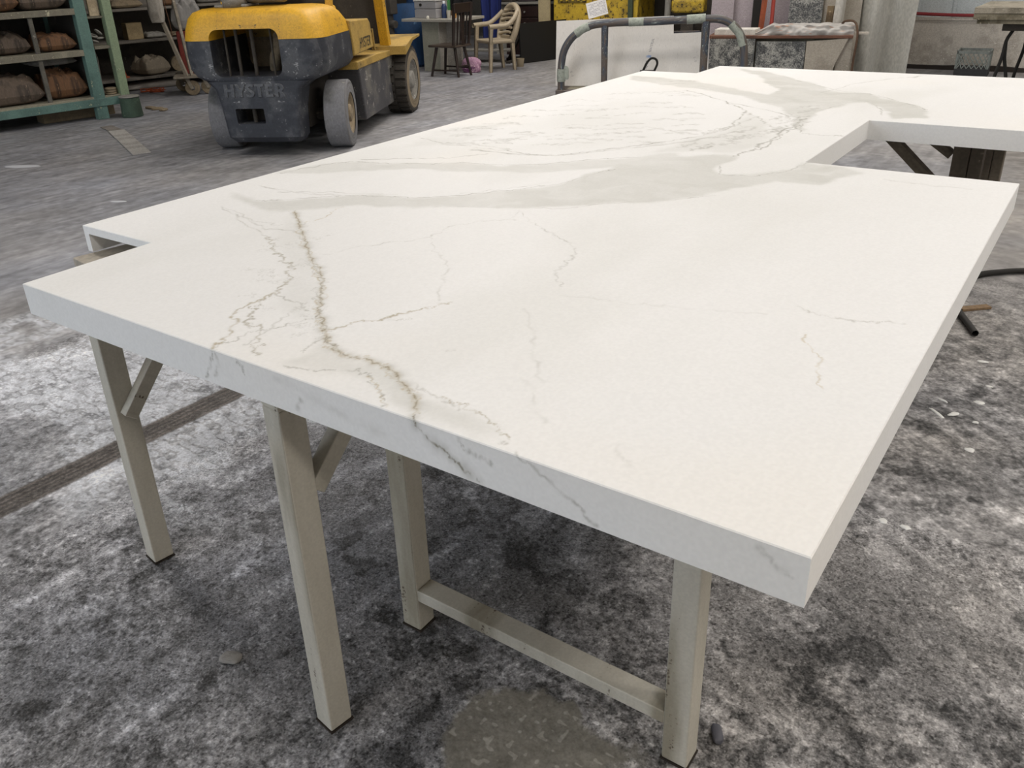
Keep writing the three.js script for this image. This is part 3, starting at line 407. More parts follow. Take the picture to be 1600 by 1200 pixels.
// ------------------------------------------------------------------ left rack with bundles
const teal = worn(0x5d7a72, 0x47605b, 0x9a9a80, { d: 0.6, c: 0.07, scale: 5, seedo: 4 }, { roughness: 0.6 });
const sage = worn(0x7f8f73, 0x66735e, 0xa7a890, { d: 0.6, c: 0.06, scale: 5, seedo: 8 }, { roughness: 0.6 });
const oldWood = worn(0x8f8a78, 0x5f5b50, 0xada890, { d: 0.6, c: 0.05, scale: 4, streak: 0.3 });
const burlap = worn(0x6f4f34, 0x3a2a1e, 0x9a7450, { d: 0.8, c: 0.08, scale: 10 }), burlapB = worn(0x5d5044, 0x372f28, 0x86745f, { d: 0.8, c: 0.08, scale: 10 });
function pillow(w, h, d, sd) {                          // sewn sack: pinched corners, sagging folds
  const N = 26, g = new THREE.PlaneGeometry(2, 2, N, N), mk = (top) => { const q = g.clone(), p = q.attributes.position; for (let i = 0; i < p.count; i++) { const u = p.getX(i), v = p.getY(i), t = ((1 - u ** 4) * (1 - v ** 4)) ** 0.42, wr = (fbm(u * 3 + sd, v * 3, 4) - 0.5), fo = Math.abs(fbm(u * 2.2 + v * 1.5 + sd, v * 5, 3) - 0.5); const pin = 1 - 0.10 * (1 - Math.abs(v)) * Math.abs(u) ** 3 - 0.04 * wr; p.setXYZ(i, u * w / 2 * pin, top ? h * (0.30 + t * (0.62 + wr * 0.45 - fo * 0.5)) : Math.max(0.001, h * 0.30 * (1 - t)), v * d / 2 * (1 - 0.08 * (1 - Math.abs(u)) * Math.abs(v) ** 3)); } q.computeVertexNormals(); return q; };
  return merge([mk(true), mk(false)]);
}
function bundle(w, h, d, sd, folds = 3) {
  const g = new THREE.SphereGeometry(1, 40, 28), p = g.attributes.position, q = V(0, 0, 0), pw = (v, e) => Math.sign(v) * Math.abs(v) ** e;
  for (let i = 0; i < p.count; i++) { q.fromBufferAttribute(p, i); const a = Math.atan2(q.z, q.x); let x = pw(q.x, 0.62), y = pw(q.y, 0.75), z = pw(q.z, 0.62); const f = 1 + 0.10 * (fbm(x * 2 + sd, z * 2 + y, 3) - 0.5) * 2; const lay = 1 + 0.035 * Math.sin(y * folds * 3 + fbm(a * 2 + sd, 1, 2) * 6) + 0.10 * (fbm(a * 3 + sd, y * 5, 3) - 0.5); x *= lay; z *= lay; y = y < 0 ? Math.max(y, -0.8) : y * (1 - 0.25 * Math.abs(x) * fbm(x * 1.5 + sd, z * 1.5, 2)); p.setXYZ(i, x * w / 2 * f, (y + 0.8) * h / 1.8, z * d / 2 * f); }
  g.computeVertexNormals(); return g;
}
{
  const a = fl(178, 161, 0.15), TH = 1.4016, O = V(a.x, 0, a.z);
  const R = thing('steel_rack', 'teal painted steel storage rack holding brown cloth bundles', 'rack', O, TH);     // local x runs away along the aisle, local +z faces the aisle
  const D = -0.95, X0 = -2.3;
  for (const [x, z] of [[-0.19, 0], [-0.19, D], [X0, 0], [X0, D]]) M('post', bx(x, x + 0.115, 0.0, 2.4, z - 0.09, z, 0.004), teal, R);
  M('base_beam', bx(X0, 0.09, 0.135, 0.215, -0.07, 0.012, 0.004), teal, R); M('base_beam', bx(X0, 0.09, 0.135, 0.215, D - 0.02, D + 0.06, 0.004), teal, R);
  for (const [y, m] of [[0.68, oldWood], [1.08, oldWood]]) { M('shelf_beam', bx(X0, -0.19, y - 0.03, y + 0.03, -0.05, 0.005, 0.004), m, R); M('shelf_board', bx(X0, -0.19, y + 0.0, y + 0.028, D, -0.05), oldWood, R); }
  M('shelf_board', bx(X0, -0.05, 0.2, 0.235, D, -0.01, 0.003), oldWood, R);
  M('divider', bx(-0.64, -0.60, 0.235, 1.05, -0.05, -0.015, 0.004), worn(0x5d5a52, 0x45423c, 0x7d7970), R);
  M('back_panel', bx(X0, -0.1, 0.2, 2.3, D - 0.04, D - 0.02), grimeShade, R); M('end_panel', bx(-0.15, -0.13, 0.235, 2.3, D, -0.10), grimeShade, R);  // dark panel colour stands in for the shade inside the rack
  const W = (x, y, z) => R.localToWorld(V(x, y, z)); R.updateMatrixWorld();
  const B = [[-0.98, 0.236, -0.3, 0.62, 0.27, 0.5, burlapB, 'dull brown rolled cloth bundle on the bottom rack shelf left of the divider'], [-0.40, 0.236, -0.35, 0.38, 0.27, 0.5, burlap, 'tan brown cloth bundle on the bottom rack shelf beside the teal post'],
    [-0.42, 0.565, -0.4, 0.4, 0.09, 0.4, greyM, 'flat grey dusty bundle lying on top of the tan cloth bundle'], [-0.82, 0.709, -0.4, 0.34, 0.2, 0.5, burlapB, 'greyish brown cloth bundle on the middle rack shelf'],
    [-0.40, 0.709, -0.3, 0.34, 0.17, 0.46, burlap, 'orange brown folded bundle on the middle rack shelf beside the post'], [-1.18, 0.709, -0.2, 0.3, 0.11, 0.3, burlap, 'small pale tan bundle at the front of the middle rack shelf'],
    [-0.95, 1.109, -0.3, 0.5, 0.24, 0.5, burlap, 'rusty brown bundle on the top rack shelf'], [-0.45, 1.109, -0.3, 0.4, 0.22, 0.5, burlapB, 'pale striped cloth bundle on the top rack shelf']];
  B.forEach(([x, y, z, w, h, d, m, lb], i) => solo('cloth_bundle', lb, 'bundle', pillow(w * 1.1, h * 1.15, d, i * 3.7), m, W(x, y, z), TH));
  // narrow second frame behind it
  const N = thing('pipe_rack', 'narrow sage green upright rack stuffed with rods and hoses', 'rack', O, TH);
  M('post', bx(0.10, 0.19, 0.0, 2.4, -0.10, 0, 0.004), sage, N); M('post', bx(0.10, 0.19, 0, 2.4, -0.95, -0.85, 0.004), sage, N); M('base_board', bx(-0.06, 0.1, 0.2175, 0.232, -0.85, -0.02), oldWood, N); M('back_panel', bx(-0.05, 0.095, 0.24, 2.3, -0.90, -0.87), grimeShade, N);  // back panel darkened to stand for shade between the posts
  M('shelf_board', bx(-0.06, 0.1, 0.70, 0.73, -0.3, -0.03), oldWood, N); M('shelf_board', bx(-0.06, 0.1, 1.0, 1.02, -0.3, -0.05), oldWood, N);
  solo('wood_block', 'pale rectangular wood block standing between the rack posts', 'block', box(0.10, 0.16, 0.03, 0, 0.08, 0, 0.004), worn(0xb5a68c, 0x8f8068, 0x5b4a38, { d: 0.5 }), W(0.03, 1.021, -0.08), TH);
  for (let i = 0; i < 6; i++) solo('metal_rod', 'thin grey metal rod leaning in the narrow green rack', 'rod', cyl(V(0, 0, 0), V(rr(-0.03, 0.03), rr(0.38, 0.44), rr(-0.05, 0)), 0.008), greyM, W(-0.03 + i * 0.02, 0.232, -0.15 - i * 0.05), TH, 'rods in the narrow rack');
  for (let i = 0; i < 3; i++) solo('hose_coil', 'small dusty hose coil piled at the foot of the narrow green rack', 'hose', (() => { const g = new THREE.TorusGeometry(0.05, 0.012, 8, 24); g.rotateX(Math.PI / 2); return g; })(), dusty, W(0.03, 0.243 + i * 0.024, -0.09), i, 'hose coils in the narrow rack');
  for (let i = 0; i < 4; i++) solo('chain_bundle', 'small pale chain bundle lying on the narrow green rack shelf', 'chain', (() => { const g = new THREE.TorusGeometry(0.035, 0.01, 8, 20); g.rotateX(1.2 + i * 0.4); g.translate(0, 0.045, 0); return g; })(), greyM, W(-0.02 + (i % 2) * 0.06, 0.731 + i * 0.028, -0.1), i, 'chains on the narrow rack');
  // green drum and timber under the rack end
  const bp = fl(208, 182); const dr = thing('green_drum', 'dark green drum standing at the end of the teal rack', 'drum', bp);
  const green = worn(0x3f5243, 0x303e34, 0x7e8476, { d: 0.6, c: 0.05, scale: 6 });
  M('body', lathe([[0.001, 0], [0.105, 0], [0.11, 0.01], [0.10, 0.2], [0.105, 0.21], [0.001, 0.205]], 28), green, dr); M('lid', lathe([[0.001, 0.222], [0.09, 0.222], [0.107, 0.215], [0.107, 0.205], [0.001, 0.206]], 28), greyM, dr);
  solo('timber_block', 'long weathered timber block lying under the rack beside the drum', 'timber', box(0.75, 0.12, 0.22, 0, 0.06, 0, 0.006), worn(0x7d6f58, 0x584d3d, 0x9a8c74, { d: 0.6, scale: 4, streak: 0.3 }), W(-0.28, 0, -0.38), TH);
  for (let i = 0; i < 3; i++) { const c = fl(236 + i * 10, 170 + i * 1.5); solo('debris_scrap', 'small dark scrap lying on the floor by the green drum', 'scrap', bundle(0.16 - i * 0.03, 0.03, 0.07, i), dusty, c, i, 'scraps by the drum'); }
}
const drape = (w, y0, y1, sd) => { const g = new THREE.PlaneGeometry(w, y1 - y0, 30, 24), p = g.attributes.position; for (let i = 0; i < p.count; i++) { const t = (p.getY(i) / (y1 - y0)) + 0.5; p.setZ(i, 0.05 * Math.sin(p.getX(i) * 38 + sd) * (1.1 - 0.5 * t) + 0.03 * fbm(p.getX(i) * 9 + sd, t * 4, 2)); p.setX(i, p.getX(i) * (0.75 + 0.35 * t)); p.setY(i, p.getY(i) + (y0 + y1) / 2); } const k = g.clone(); k.translate(0, 0, -0.04); g.computeVertexNormals(); k.computeVertexNormals(); return merge([g, k]); };
// ------------------------------------------------------------------ dark shelving behind, trolley
{
  const a = fl(200, 122, 0.18), TH = 1.32, O = V(a.x, 0, a.z);
  const S = thing('dark_shelving', 'deep dark shelving unit full of dusty tools behind the forklift', 'shelving', O, TH); S.updateMatrixWorld(); const W = (x, y, z) => S.localToWorld(V(x, y, z));
  const bm = worn(0x77726a, 0x55514b, 0x97928a, { d: 0.6, scale: 5 });
  for (const y of [0.17, 0.62, 1.0]) M('shelf_board', bx(-0.35, 2.6, y - 0.03, y, -0.9, 0, 0.003), bm, S);
  M('back_panel', bx(-0.35, 2.6, 0, 2.2, -0.95, -0.92), bm, S); for (const x2 of [-0.36, 2.6]) M('side_panel', bx(x2, x2 + 0.02, 0, 2.2, -0.92, -0.02), bm, S); for (const x of [-0.35, 1.1, 2.56]) M('post', bx(x, x + 0.05, 0, 2.2, -0.9, -0.85), grimeShade, S); M('top_board', bx(-0.35, 2.6, 2.2, 2.23, -0.95, 0), bm, S);
  solo('cement_bag', 'pale dusty bag sagging on the lowest dark shelf', 'bag', pillow(0.38, 0.26, 0.34, 5), worn(0x8a8070, 0x7d7464, 0xb8af9c, { d: 0.5 }), W(0.38, 0.171, -0.2), TH + 0.3);
  solo('carton', 'small beige carton on the middle dark shelf', 'box', box(0.2, 0.2, 0.18, 0, 0.1, 0, 0.005), worn(0x9c8a68, 0x7d6e52, 0x5b4e3a), W(0.26, 0.621, -0.25), TH);
  solo('orange_cone', 'dull orange cone standing on the lowest dark shelf', 'cone', lathe([[0.09, 0], [0.09, 0.015], [0.06, 0.02], [0.02, 0.22], [0.001, 0.22]], 20), std({ color: 0x8a4426 }), W(-0.02, 0.171, -0.15));
  const g = thing('bench_grinder', 'blue tool with a pale grinding disc on the lowest dark shelf', 'tool', W(0.86, 0.171, -0.35), TH);
  M('body', bx(-0.06, 0.14, 0, 0.2, -0.1, 0.05, 0.03), std({ color: 0x223566, roughness: 0.5 }), g); M('disc', cyl(V(-0.08, 0.1, 0.06), V(-0.08, 0.1, 0.1), 0.1, 0.1, 28), dusty, g); M('handle', tube([V(0.1, 0.2, 0), V(0.16, 0.26, 0), V(0.24, 0.27, 0), V(0.26, 0.12, 0.02), V(0.25, 0.0, 0.02)], 0.015, 24), std({ color: 0x2a3f7a }), g);
  for (const [i, [x, y, w, h, m]] of [[0.5, 0.621, 0.26, 0.08, greyM], [0.85, 0.621, 0.3, 0.06, dusty], [1.3, 0.621, 0.3, 0.2, grimeShade], [0.2, 1.001, 0.4, 0.12, dusty], [0.75, 1.001, 0.35, 0.1, burlap], [1.3, 1.001, 0.4, 0.2, greyM], [1.45, 0.171, 0.3, 0.16, dusty]].entries()) solo('parcel', ['flat grey parcel beside the carton on the middle dark shelf', 'flat tan parcel next to the flat grey one on the middle dark shelf', 'grimy black sack on the middle dark shelf behind the trolley', 'tan sack above the carton on the top dark shelf', 'rusty brown parcel on the top dark shelf behind the cable', 'grey sack on the top dark shelf behind the trolley', 'dusty tan sack on the lowest dark shelf beyond the blue tool'][i], 'parcel', pillow(w, h, 0.3, x * 9), m, W(x, y, -0.22), TH, 'parcels on the dark shelving');
  solo('hanging_cable', 'thin brown cable hanging down in front of the dark shelving', 'cable', tube([W(0.62, 1.9, 0.02), W(0.62, 1.2, 0.03), W(0.66, 0.7, 0.03), W(0.64, 0.45, 0.03), W(0.74, 0.28, 0.04), W(0.78, 0.19, 0.06)], 0.006, 40, 6), std({ color: 0x6a4a34 }));
  const c0 = fl(232, 140); solo('plastic_sheet', 'crumpled white plastic sheet lying on the floor under the dark shelving', 'sheet', bundle(0.9, 0.10, 0.3, 3, 2), worn(0xa8a29a, 0x837e77, 0xc2bdb4), fl(245, 136), TH);
  solo('extension_cable', 'tangled orange cord lying in front of the white plastic sheet', 'cord', tube(Array.from({ length: 30 }, (_, i) => { const p = fl(216 + 46 * vn(i * 0.9, 3), 138 + 8 * vn(i * 1.1, 8)); p.y = 0.008 + 0.02 * vn(i, 5); return p; }), 0.006, 160, 6), std({ color: 0x9a4a2a }));
  const t = thing('tool_trolley', 'grey hand trolley with swivel wheels, white rag hung on its handle', 'trolley', fl(306, 148), 0.9);
  const tg = worn(0x8d8577, 0x6e675b, 0xaaa294, { d: 0.6 });
  M('platform', bx(-0.22, 0.22, 0.21, 0.235, -0.5, 0.12, 0.005), tg, t); M('handle_post', beam(V(-0.06, 0.235, 0.08), V(-0.32, 1.25, 0.0), 0.05, 0.04), tg, t); M('handle_post', beam(V(0.0, 0.235, 0.06), V(-0.08, 1.25, -0.12), 0.035, 0.03), tg, t); M('handle', cyl(V(-0.32, 1.25, 0), V(-0.08, 1.25, -0.12), 0.018), tg, t);
  for (const [x, z] of [[-0.02, 0.04], [0.17, 0.0], [-0.15, -0.42], [0.17, -0.42]]) { const w = M('caster', (() => { const q = lathe([[0.03, -0.02], [0.08, -0.022], [0.09, -0.012], [0.09, 0.012], [0.08, 0.022], [0.03, 0.02]], 28); q.rotateX(Math.PI / 2); q.translate(x, 0.09, z); return q; })(), dusty, t); M('caster_fork', [beam(V(x - 0.05, 0.21, z - 0.03), V(x, 0.08, z - 0.03), 0.04, 0.01, V(0, 0, 1)), beam(V(x - 0.05, 0.21, z + 0.03), V(x, 0.08, z + 0.03), 0.04, 0.01, V(0, 0, 1))], tg, w); }
  solo('white_rag', 'dirty white rag draped over the trolley handle', 'rag', bundle(0.17, 0.46, 0.12, 8, 0.6), worn(0xa39e95, 0x7d776e, 0xc0bbb1), t.localToWorld(V(-0.27, 0.86, 0.06)), 0.7);
  solo('plastic_bag', 'grey crumpled plastic bag on the trolley behind the yellow cover', 'bag', pillow(0.36, 0.4, 0.34, 12), worn(0x8f8d8a, 0x716f6c, 0xb0aeaa), t.localToWorld(V(0.04, 0.737, -0.28)), 0.9);
  solo('red_crate', 'dull red crate standing on the trolley platform', 'crate', (() => { const q = new RoundedBoxGeometry(0.3, 0.5, 0.26, 2, 0.01); q.translate(0, 0.25, 0); return q; })(), worn(0x7a2f26, 0x552019, 0x9a4a3a), t.localToWorld(V(0.04, 0.236, -0.28)), 0.9);
}
// ------------------------------------------------------------------ desk, chairs, cabinet
const SN = (g, e) => { g.computeVertexNormals(); return g; };
{
  const stone = worn(0xa09c92, 0x86827a, 0xb7b3a9, { d: 0.4, c: 0.03, scale: 6 });
  const a = fl(657, 119.5), b = fl(703, 118), TY = 0.69;
  const T = thing('stone_desk', 'grey stone topped desk with slab legs behind the wooden chair', 'desk', V(-7.83, 0, -9.62), 0.02);
  M('desk_top', bx(-0.47, 0.44, TY - 0.035, TY, -0.42, 0.28, 0.004), stone, T);
  const lm = worn(0x8f8e80, 0x77766a, 0xa5a498, { d: 0.4, c: 0.02, scale: 4 });
  M('slab_leg', bx(-0.20, 0.09, 0, TY - 0.035, 0.14, 0.18, 0.003), lm, T); M('slab_leg', bx(0.10, 0.34, 0.02, TY - 0.035, -0.02, 0.02, 0.003), worn(0x97928a, 0x7d7870, 0xaaa59b), T); M('slab_leg', bx(0.085, 0.10, 0, TY - 0.035, 0.0, 0.18), stone, T); M('back_leg', bx(-0.4, -0.2, 0, TY - 0.035, -0.38, -0.34), lm, T);
  T.updateMatrixWorld(); const W = (x, y, z) => T.localToWorld(V(x, y, z));
  const bin = thing('storage_box', 'clear plastic storage box with lid and dark knob on the desk', 'box', W(-0.12, TY, 0.05), 0.02);
  const clr = new THREE.MeshPhysicalMaterial({ color: 0xb9b7b8, roughness: 0.35, transmission: 0.35, thickness: 0 });
  M('body', bx(-0.19, 0.19, 0, 0.12, -0.13, 0.13, 0.012), clr, bin); M('upper_tray', bx(-0.19, 0.19, 0.124, 0.215, -0.13, 0.13, 0.012), clr, bin); M('lid', bx(-0.2, 0.2, 0.216, 0.24, -0.14, 0.14, 0.01), std({ color: 0xb8b6b2 }), bin); M('knob', cyl(V(-0.07, 0.175, 0.13), V(-0.07, 0.175, 0.145), 0.018), blackRubber, bin); M('contents', [bx(-0.16, -0.04, 0.01, 0.08, -0.08, 0.1, 0.01), bx(0.0, 0.1, 0.01, 0.06, -0.06, 0.1, 0.01)], worn(0xa8857a, 0x8a6a60, 0xd0c8c0), bin);
  const bt = thing('spray_bottle', 'tall dark blue bottle with white cap on the desk', 'bottle', W(0.13, TY, 0.08)); M('body', lathe([[0.001, 0], [0.035, 0], [0.037, 0.01], [0.037, 0.15], [0.02, 0.185], [0.001, 0.185]], 20), std({ color: 0x25365a, roughness: 0.4 }), bt); M('cap', lathe([[0.018, 0.185], [0.018, 0.215], [0.001, 0.218]], 16), std({ color: 0xcfd2d6 }), bt);
  const ab = thing('amber_bottle', 'small amber bottle with red top on the desk', 'bottle', W(0.28, TY, 0.06)); M('body', lathe([[0.001, 0], [0.032, 0], [0.034, 0.01], [0.032, 0.09], [0.014, 0.125], [0.014, 0.14], [0.001, 0.14]], 20), std({ color: 0xa8763a, roughness: 0.3 }), ab); M('cap', lathe([[0.015, 0.14], [0.013, 0.165], [0.001, 0.167]], 14), std({ color: 0x9a6a5a }), ab);
  solo('paper_cup', 'pale paper cup between the blue and amber bottles', 'cup', lathe([[0.001, 0], [0.024, 0], [0.032, 0.1], [0.029, 0.1], [0.022, 0.006], [0.001, 0.006]], 20), std({ color: 0xb5b2a8 }), W(0.21, TY, 0.09));
  solo('white_ball', 'small white lump at the front of the desk', 'lump', bundle(0.035, 0.04, 0.03, 2, 1), std({ color: 0xd8d4c8 }), W(-0.05, TY, 0.22));
  solo('blue_drum', 'blue plastic barrel standing behind the desk', 'barrel', lathe([[0.001, 0], [0.27, 0], [0.29, 0.05], [0.29, 0.4], [0.30, 0.42], [0.29, 0.44], [0.28, 0.85], [0.001, 0.86]], 30), worn(0x1b3f66, 0x14304e, 0x4f6d88, { d: 0.5 }), W(-0.81, 0, -0.3));
  solo('blue_drum', 'tall blue plastic barrel beyond the forklift post', 'barrel', lathe([[0.001, 0], [0.24, 0], [0.26, 0.05], [0.26, 1.1], [0.001, 1.12]], 30), worn(0x1b3f69, 0x17345a, 0x5a7a98, { d: 0.5 }), W(-1.35, 0, -1.3));
  solo('green_jug', 'green jug behind the clear storage box', 'jug', lathe([[0.001, 0], [0.1, 0], [0.1, 0.27], [0.04, 0.34], [0.001, 0.34]], 20), std({ color: 0x3d7a45 }), W(-0.1, TY, -0.2));
  solo('machine_bracket', 'dark greasy valve assembly beside the yellow forklift post', 'machine part', [cyl(V(0, 0, 0), V(0, 1.15, 0), 0.05), bx(-0.1, 0.1, 0.75, 0.95, -0.07, 0.07, 0.02), cyl(V(-0.12, 0.65, 0.02), V(0.12, 0.62, 0.02), 0.05), bx(-0.08, 0.06, 1.0, 1.12, -0.06, 0.06, 0.02), cyl(V(0, 0, 0), V(0, 0.05, 0), 0.14)], grimeShade, W(-0.66, 0, 0.3));
}
{ // wooden chair
  const wood = worn(0x2b1f1a, 0x1d1512, 0x5a463a, { d: 0.5, c: 0.06, scale: 6 }, { roughness: 0.45 });
  const C = thing('wooden_chair', 'dark wooden spindle back chair drawn up to the stone desk', 'chair', V(-7.33, 0, -9.17), 0.03);
  const sy = 0.39, ft = [[-0.215, 0.16], [-0.225, -0.15], [0.2, 0.12], [0.225, -0.13]], tp = [[-0.15, 0.1], [-0.15, -0.1], [0.14, 0.09], [0.15, -0.1]];
  ft.forEach((f, i) => { const l = M('leg', cyl(V(f[0], 0, f[1]), V(tp[i][0], sy - 0.02, tp[i][1]), 0.016, 0.021), wood, C); });
  M('stretcher', cyl(V(-0.2, 0.08, 0.135), V(0.19, 0.08, 0.11), 0.011), wood, C); M('stretcher', cyl(V(-0.21, 0.1, -0.14), V(0.215, 0.1, -0.125), 0.011), wood, C); M('stretcher', cyl(V(0.185, 0.13, 0.11), V(0.2, 0.13, -0.12), 0.011), wood, C);
  M('seat', (() => { const g = new RoundedBoxGeometry(0.46, 0.03, 0.36, 3, 0.014); g.translate(-0.01, sy - 0.005, 0); return uvBox(g); })(), worn(0x4a4038, 0x2b231e, 0x8d8378, { d: 0.6 }, { roughness: 0.35 }), C);
  M('back_post', cyl(V(0.16, sy, 0.15), V(0.22, 0.90, 0.17), 0.018, 0.022), wood, C); M('back_post', cyl(V(0.19, sy, -0.15), V(0.25, 0.90, -0.17), 0.018, 0.022), wood, C);
  M('crest_rail', bx(-0.015, 0.015, 0, 0.12, -0.2, 0.2, 0.012).translate(0.235, 0.79, 0), wood, C); for (const z of [-0.09, -0.03, 0.03, 0.09]) M('spindle', cyl(V(0.18, sy, z), V(0.23, 0.80, z * 1.1), 0.009, 0.011), wood, C);
  M('splat', bx(-0.008, 0.008, 0, 0.4, -0.035, 0.035, 0.004).translate(0.21, sy + 0.01, 0), wood, C);
}
{ // plastic armchair
  const pl = worn(0xa99c85, 0x8f836f, 0xbab099, { d: 0.35, c: 0.02, scale: 3 }, { roughness: 0.45 });
  const C = thing('plastic_armchair', 'beige moulded plastic armchair with slatted curved back', 'chair', V(-7.1, 0, -9.88), -0.45);  // local +z is where it faces
  const sy = 0.385;
  const legG = (x, z, tx, tz, h) => { const g = new THREE.CylinderGeometry(0.035, 0.024, h, 4, 1); g.rotateY(Math.PI / 4); const p = g.attributes.position; for (let i = 0; i < p.count; i++) { const t = p.getY(i) / h + 0.5; p.setX(i, p.getX(i) * 1.1 + x + (tx - x) * t); p.setZ(i, p.getZ(i) + z + (tz - z) * t); p.setY(i, p.getY(i) + h / 2); } g.computeVertexNormals(); return uvBox(g); };
  M('leg', legG(-0.22, 0.21, -0.20, 0.18, sy + 0.2), pl, C); M('leg', legG(0.22, 0.21, 0.19, 0.18, sy), pl, C); M('leg', legG(-0.16, -0.2, -0.17, -0.16, sy), pl, C); M('leg', legG(0.16, -0.2, 0.17, -0.16, sy), pl, C);
  M('seat', (() => { const g = new RoundedBoxGeometry(0.42, 0.05, 0.4, 3, 0.022); g.translate(0, sy, 0); const p = g.attributes.position; for (let i = 0; i < p.count; i++) p.setY(i, p.getY(i) - 0.02 * Math.cos(p.getX(i) * 6) * (p.getZ(i) < 0.1 ? 1 : 0)); return uvBox(g); })(), pl, C);
  // back shell: hoop with slats
  const hoop = (t) => { const a = Math.PI * t; return V(-0.21 * Math.cos(a) * (1 + 0.12 * Math.sin(a)), sy + 0.1 + 0.33 * Math.sin(a) ** 0.7, -0.19 - 0.10 * Math.sin(a) ** 0.7); };
  M('back_rim', (() => { const pts = [V(-0.175, sy, -0.16)]; for (let k = 0; k <= 16; k++) pts.push(hoop(k / 16)); pts.push(V(0.175, sy, -0.16)); const g = new THREE.TubeGeometry(new THREE.CatmullRomCurve3(pts), 60, 0.042, 8); return g.toNonIndexed(); })(), pl, C);
  for (let k = 0; k < 6; k++) { const y = sy + 0.075 + k * 0.058, w = 0.16 + 0.02 * Math.sin(k * 0.6) - (k === 5 ? 0.03 : 0), z = -0.17 - 0.1 * (k / 6); M('back_slat', tube([V(-w, y, z + 0.02), V(-w * 0.5, y + 0.016, z - 0.02), V(0, y + 0.022, z - 0.03), V(w * 0.5, y + 0.016, z - 0.02), V(w, y, z + 0.02)], 0.02, 16, 6), pl, C); }
  M('lower_back', bx(-0.16, 0.16, sy - 0.03, sy + 0.06, -0.2, -0.165, 0.012), pl, C);
  for (const s of [-1, 1]) { M('armrest', (() => { const g = new THREE.TubeGeometry(new THREE.CatmullRomCurve3([V(s * 0.23, sy + 0.195, 0.22), V(s * 0.245, sy + 0.20, 0.08), V(s * 0.25, sy + 0.21, -0.05), V(s * 0.235, sy + 0.28, -0.16), V(s * 0.19, sy + 0.36, -0.24)]), 28, 0.032, 8); g.scale(1, 1, 1); return g.toNonIndexed(); })(), pl, C); if (s > 0) M('arm_support', legG(0.21, 0.19, 0.23, 0.19, 0.21).translate(0, sy - 0.01, 0), pl, C); }
}
{
  const cab = worn(0x2d1d1b, 0x211513, 0x513a34, { d: 0.5, scale: 5 }, { roughness: 0.4 });
  const o = thing('drawer_cabinet', 'dark mahogany drawer cabinet with a pale top behind the plastic chair', 'cabinet', V(-7.7, 0, -11.6), 0.2);
  M('body', bx(-0.38, 0.42, 0, 0.74, -0.5, 0, 0.005), cab, o); M('cabinet_top', bx(-0.6, 0.48, 0.74, 0.77, -0.52, 0.04, 0.004), greyM, o);
  for (let k = 0; k < 4; k++) { const d = M('drawer', bx(-0.28, 0.18, 0.06 + k * 0.165, 0.21 + k * 0.165, 0, 0.018, 0.005), cab, o); M('knob', cyl(V(-0.05, 0.135 + k * 0.165, 0.018), V(-0.05, 0.135 + k * 0.165, 0.04), 0.014), greyM, d); }
  M('side_board', bx(-0.58, -0.40, 0, 0.738, -0.1, -0.06), worn(0xa3a29a, 0x8b8a83, 0xb8b7ae), o);
  for (let k = 0; k < 3; k++) solo('dark_box', ['grimy brown box on the cabinet top above the pale side board', 'dull plum box in the middle of the cabinet top', 'black box on the cabinet top beside the cream board'][k], 'box', box(0.3, 0.22, 0.3, 0, 0.11, 0, 0.01), [grimeShade, std({ color: 0x3a3338 }), blackRubber][k], o.localToWorld(V(-0.4 + k * 0.34, 0.771, -0.25)), 0.2, 'boxes on the cabinet');
  const a = fl(815, 100), b = fl(868, 93), th = Math.atan2(-(b.z - a.z), b.x - a.x), L = a.distanceTo(b);
  const p = solo('black_slab', 'black stone slab leaning upright beside the white slab cart', 'slab', (() => { const g = bx(0, L + 0.25, 0, 0.545, -0.03, 0, 0.003); g.rotateX(-0.06); return g; })(), std({ color: 0x0d0c0c, roughness: 0.6 }), V(a.x, 0.002, a.z), th);
  solo('slab_prop', 'dark timber frame propping the black slab from behind', 'frame', (() => { const g = [beam(V(0.15, 0.0, -0.5), V(0.15, 0.5, -0.1), 0.04, 0.04), beam(V(L, 0.0, -0.5), V(L, 0.5, -0.1), 0.04, 0.04), bx(0.13, L + 0.02, 0.0, 0.04, -0.52, -0.48)]; return merge(g); })(), grimeShade, V(a.x, 0.002, a.z), th);
  solo('clay_pot', 'small beige pot on the floor by the plastic chair', 'pot', lathe([[0.001, 0], [0.045, 0], [0.06, 0.11], [0.053, 0.11], [0.04, 0.01], [0.001, 0.01]], 20), std({ color: 0x9c8f78 }), fl(813, 104));
  solo('purple_bag', 'purple and pink flowered bag under the wooden chair', 'bag', bundle(0.26, 0.2, 0.16, 4, 2), worn(0xb08aa0, 0x5a2a58, 0xe0c8cc, { d: 1, c: 0.2, scale: 7 }), V(-7.28, 0, -9.55), 0.2);
  // coat rail with jackets
  const cr = thing('coat_stand', 'dark metal garment stand behind the chairs', 'stand', V(-7.9, 0, -10.6), 0.3);
  M('post', cyl(V(-0.55, 0, 0), V(-0.55, 1.6, 0), 0.015), grimeShade, cr); M('post', cyl(V(0.5, 0, 0), V(0.5, 1.6, 0), 0.015), grimeShade, cr); M('rail', cyl(V(-0.55, 1.6, 0), V(0.5, 1.6, 0), 0.015), grimeShade, cr); M('foot', bx(-0.58, -0.52, 0, 0.03, -0.25, 0.25), grimeShade, cr); M('foot', bx(0.47, 0.53, 0, 0.03, -0.25, 0.25), grimeShade, cr); M('shelf', bx(-0.55, 0.5, 0.16, 0.18, -0.15, 0.15), greyM, cr);
  solo('blue_coat', 'bright blue cloth hanging on the garment stand', 'cloth', drape(0.36, 0.34, 1.6, 1), std({ color: 0x16245f, roughness: 0.9 }), cr.localToWorld(V(0.2, 0, 0.0)), 0.3);
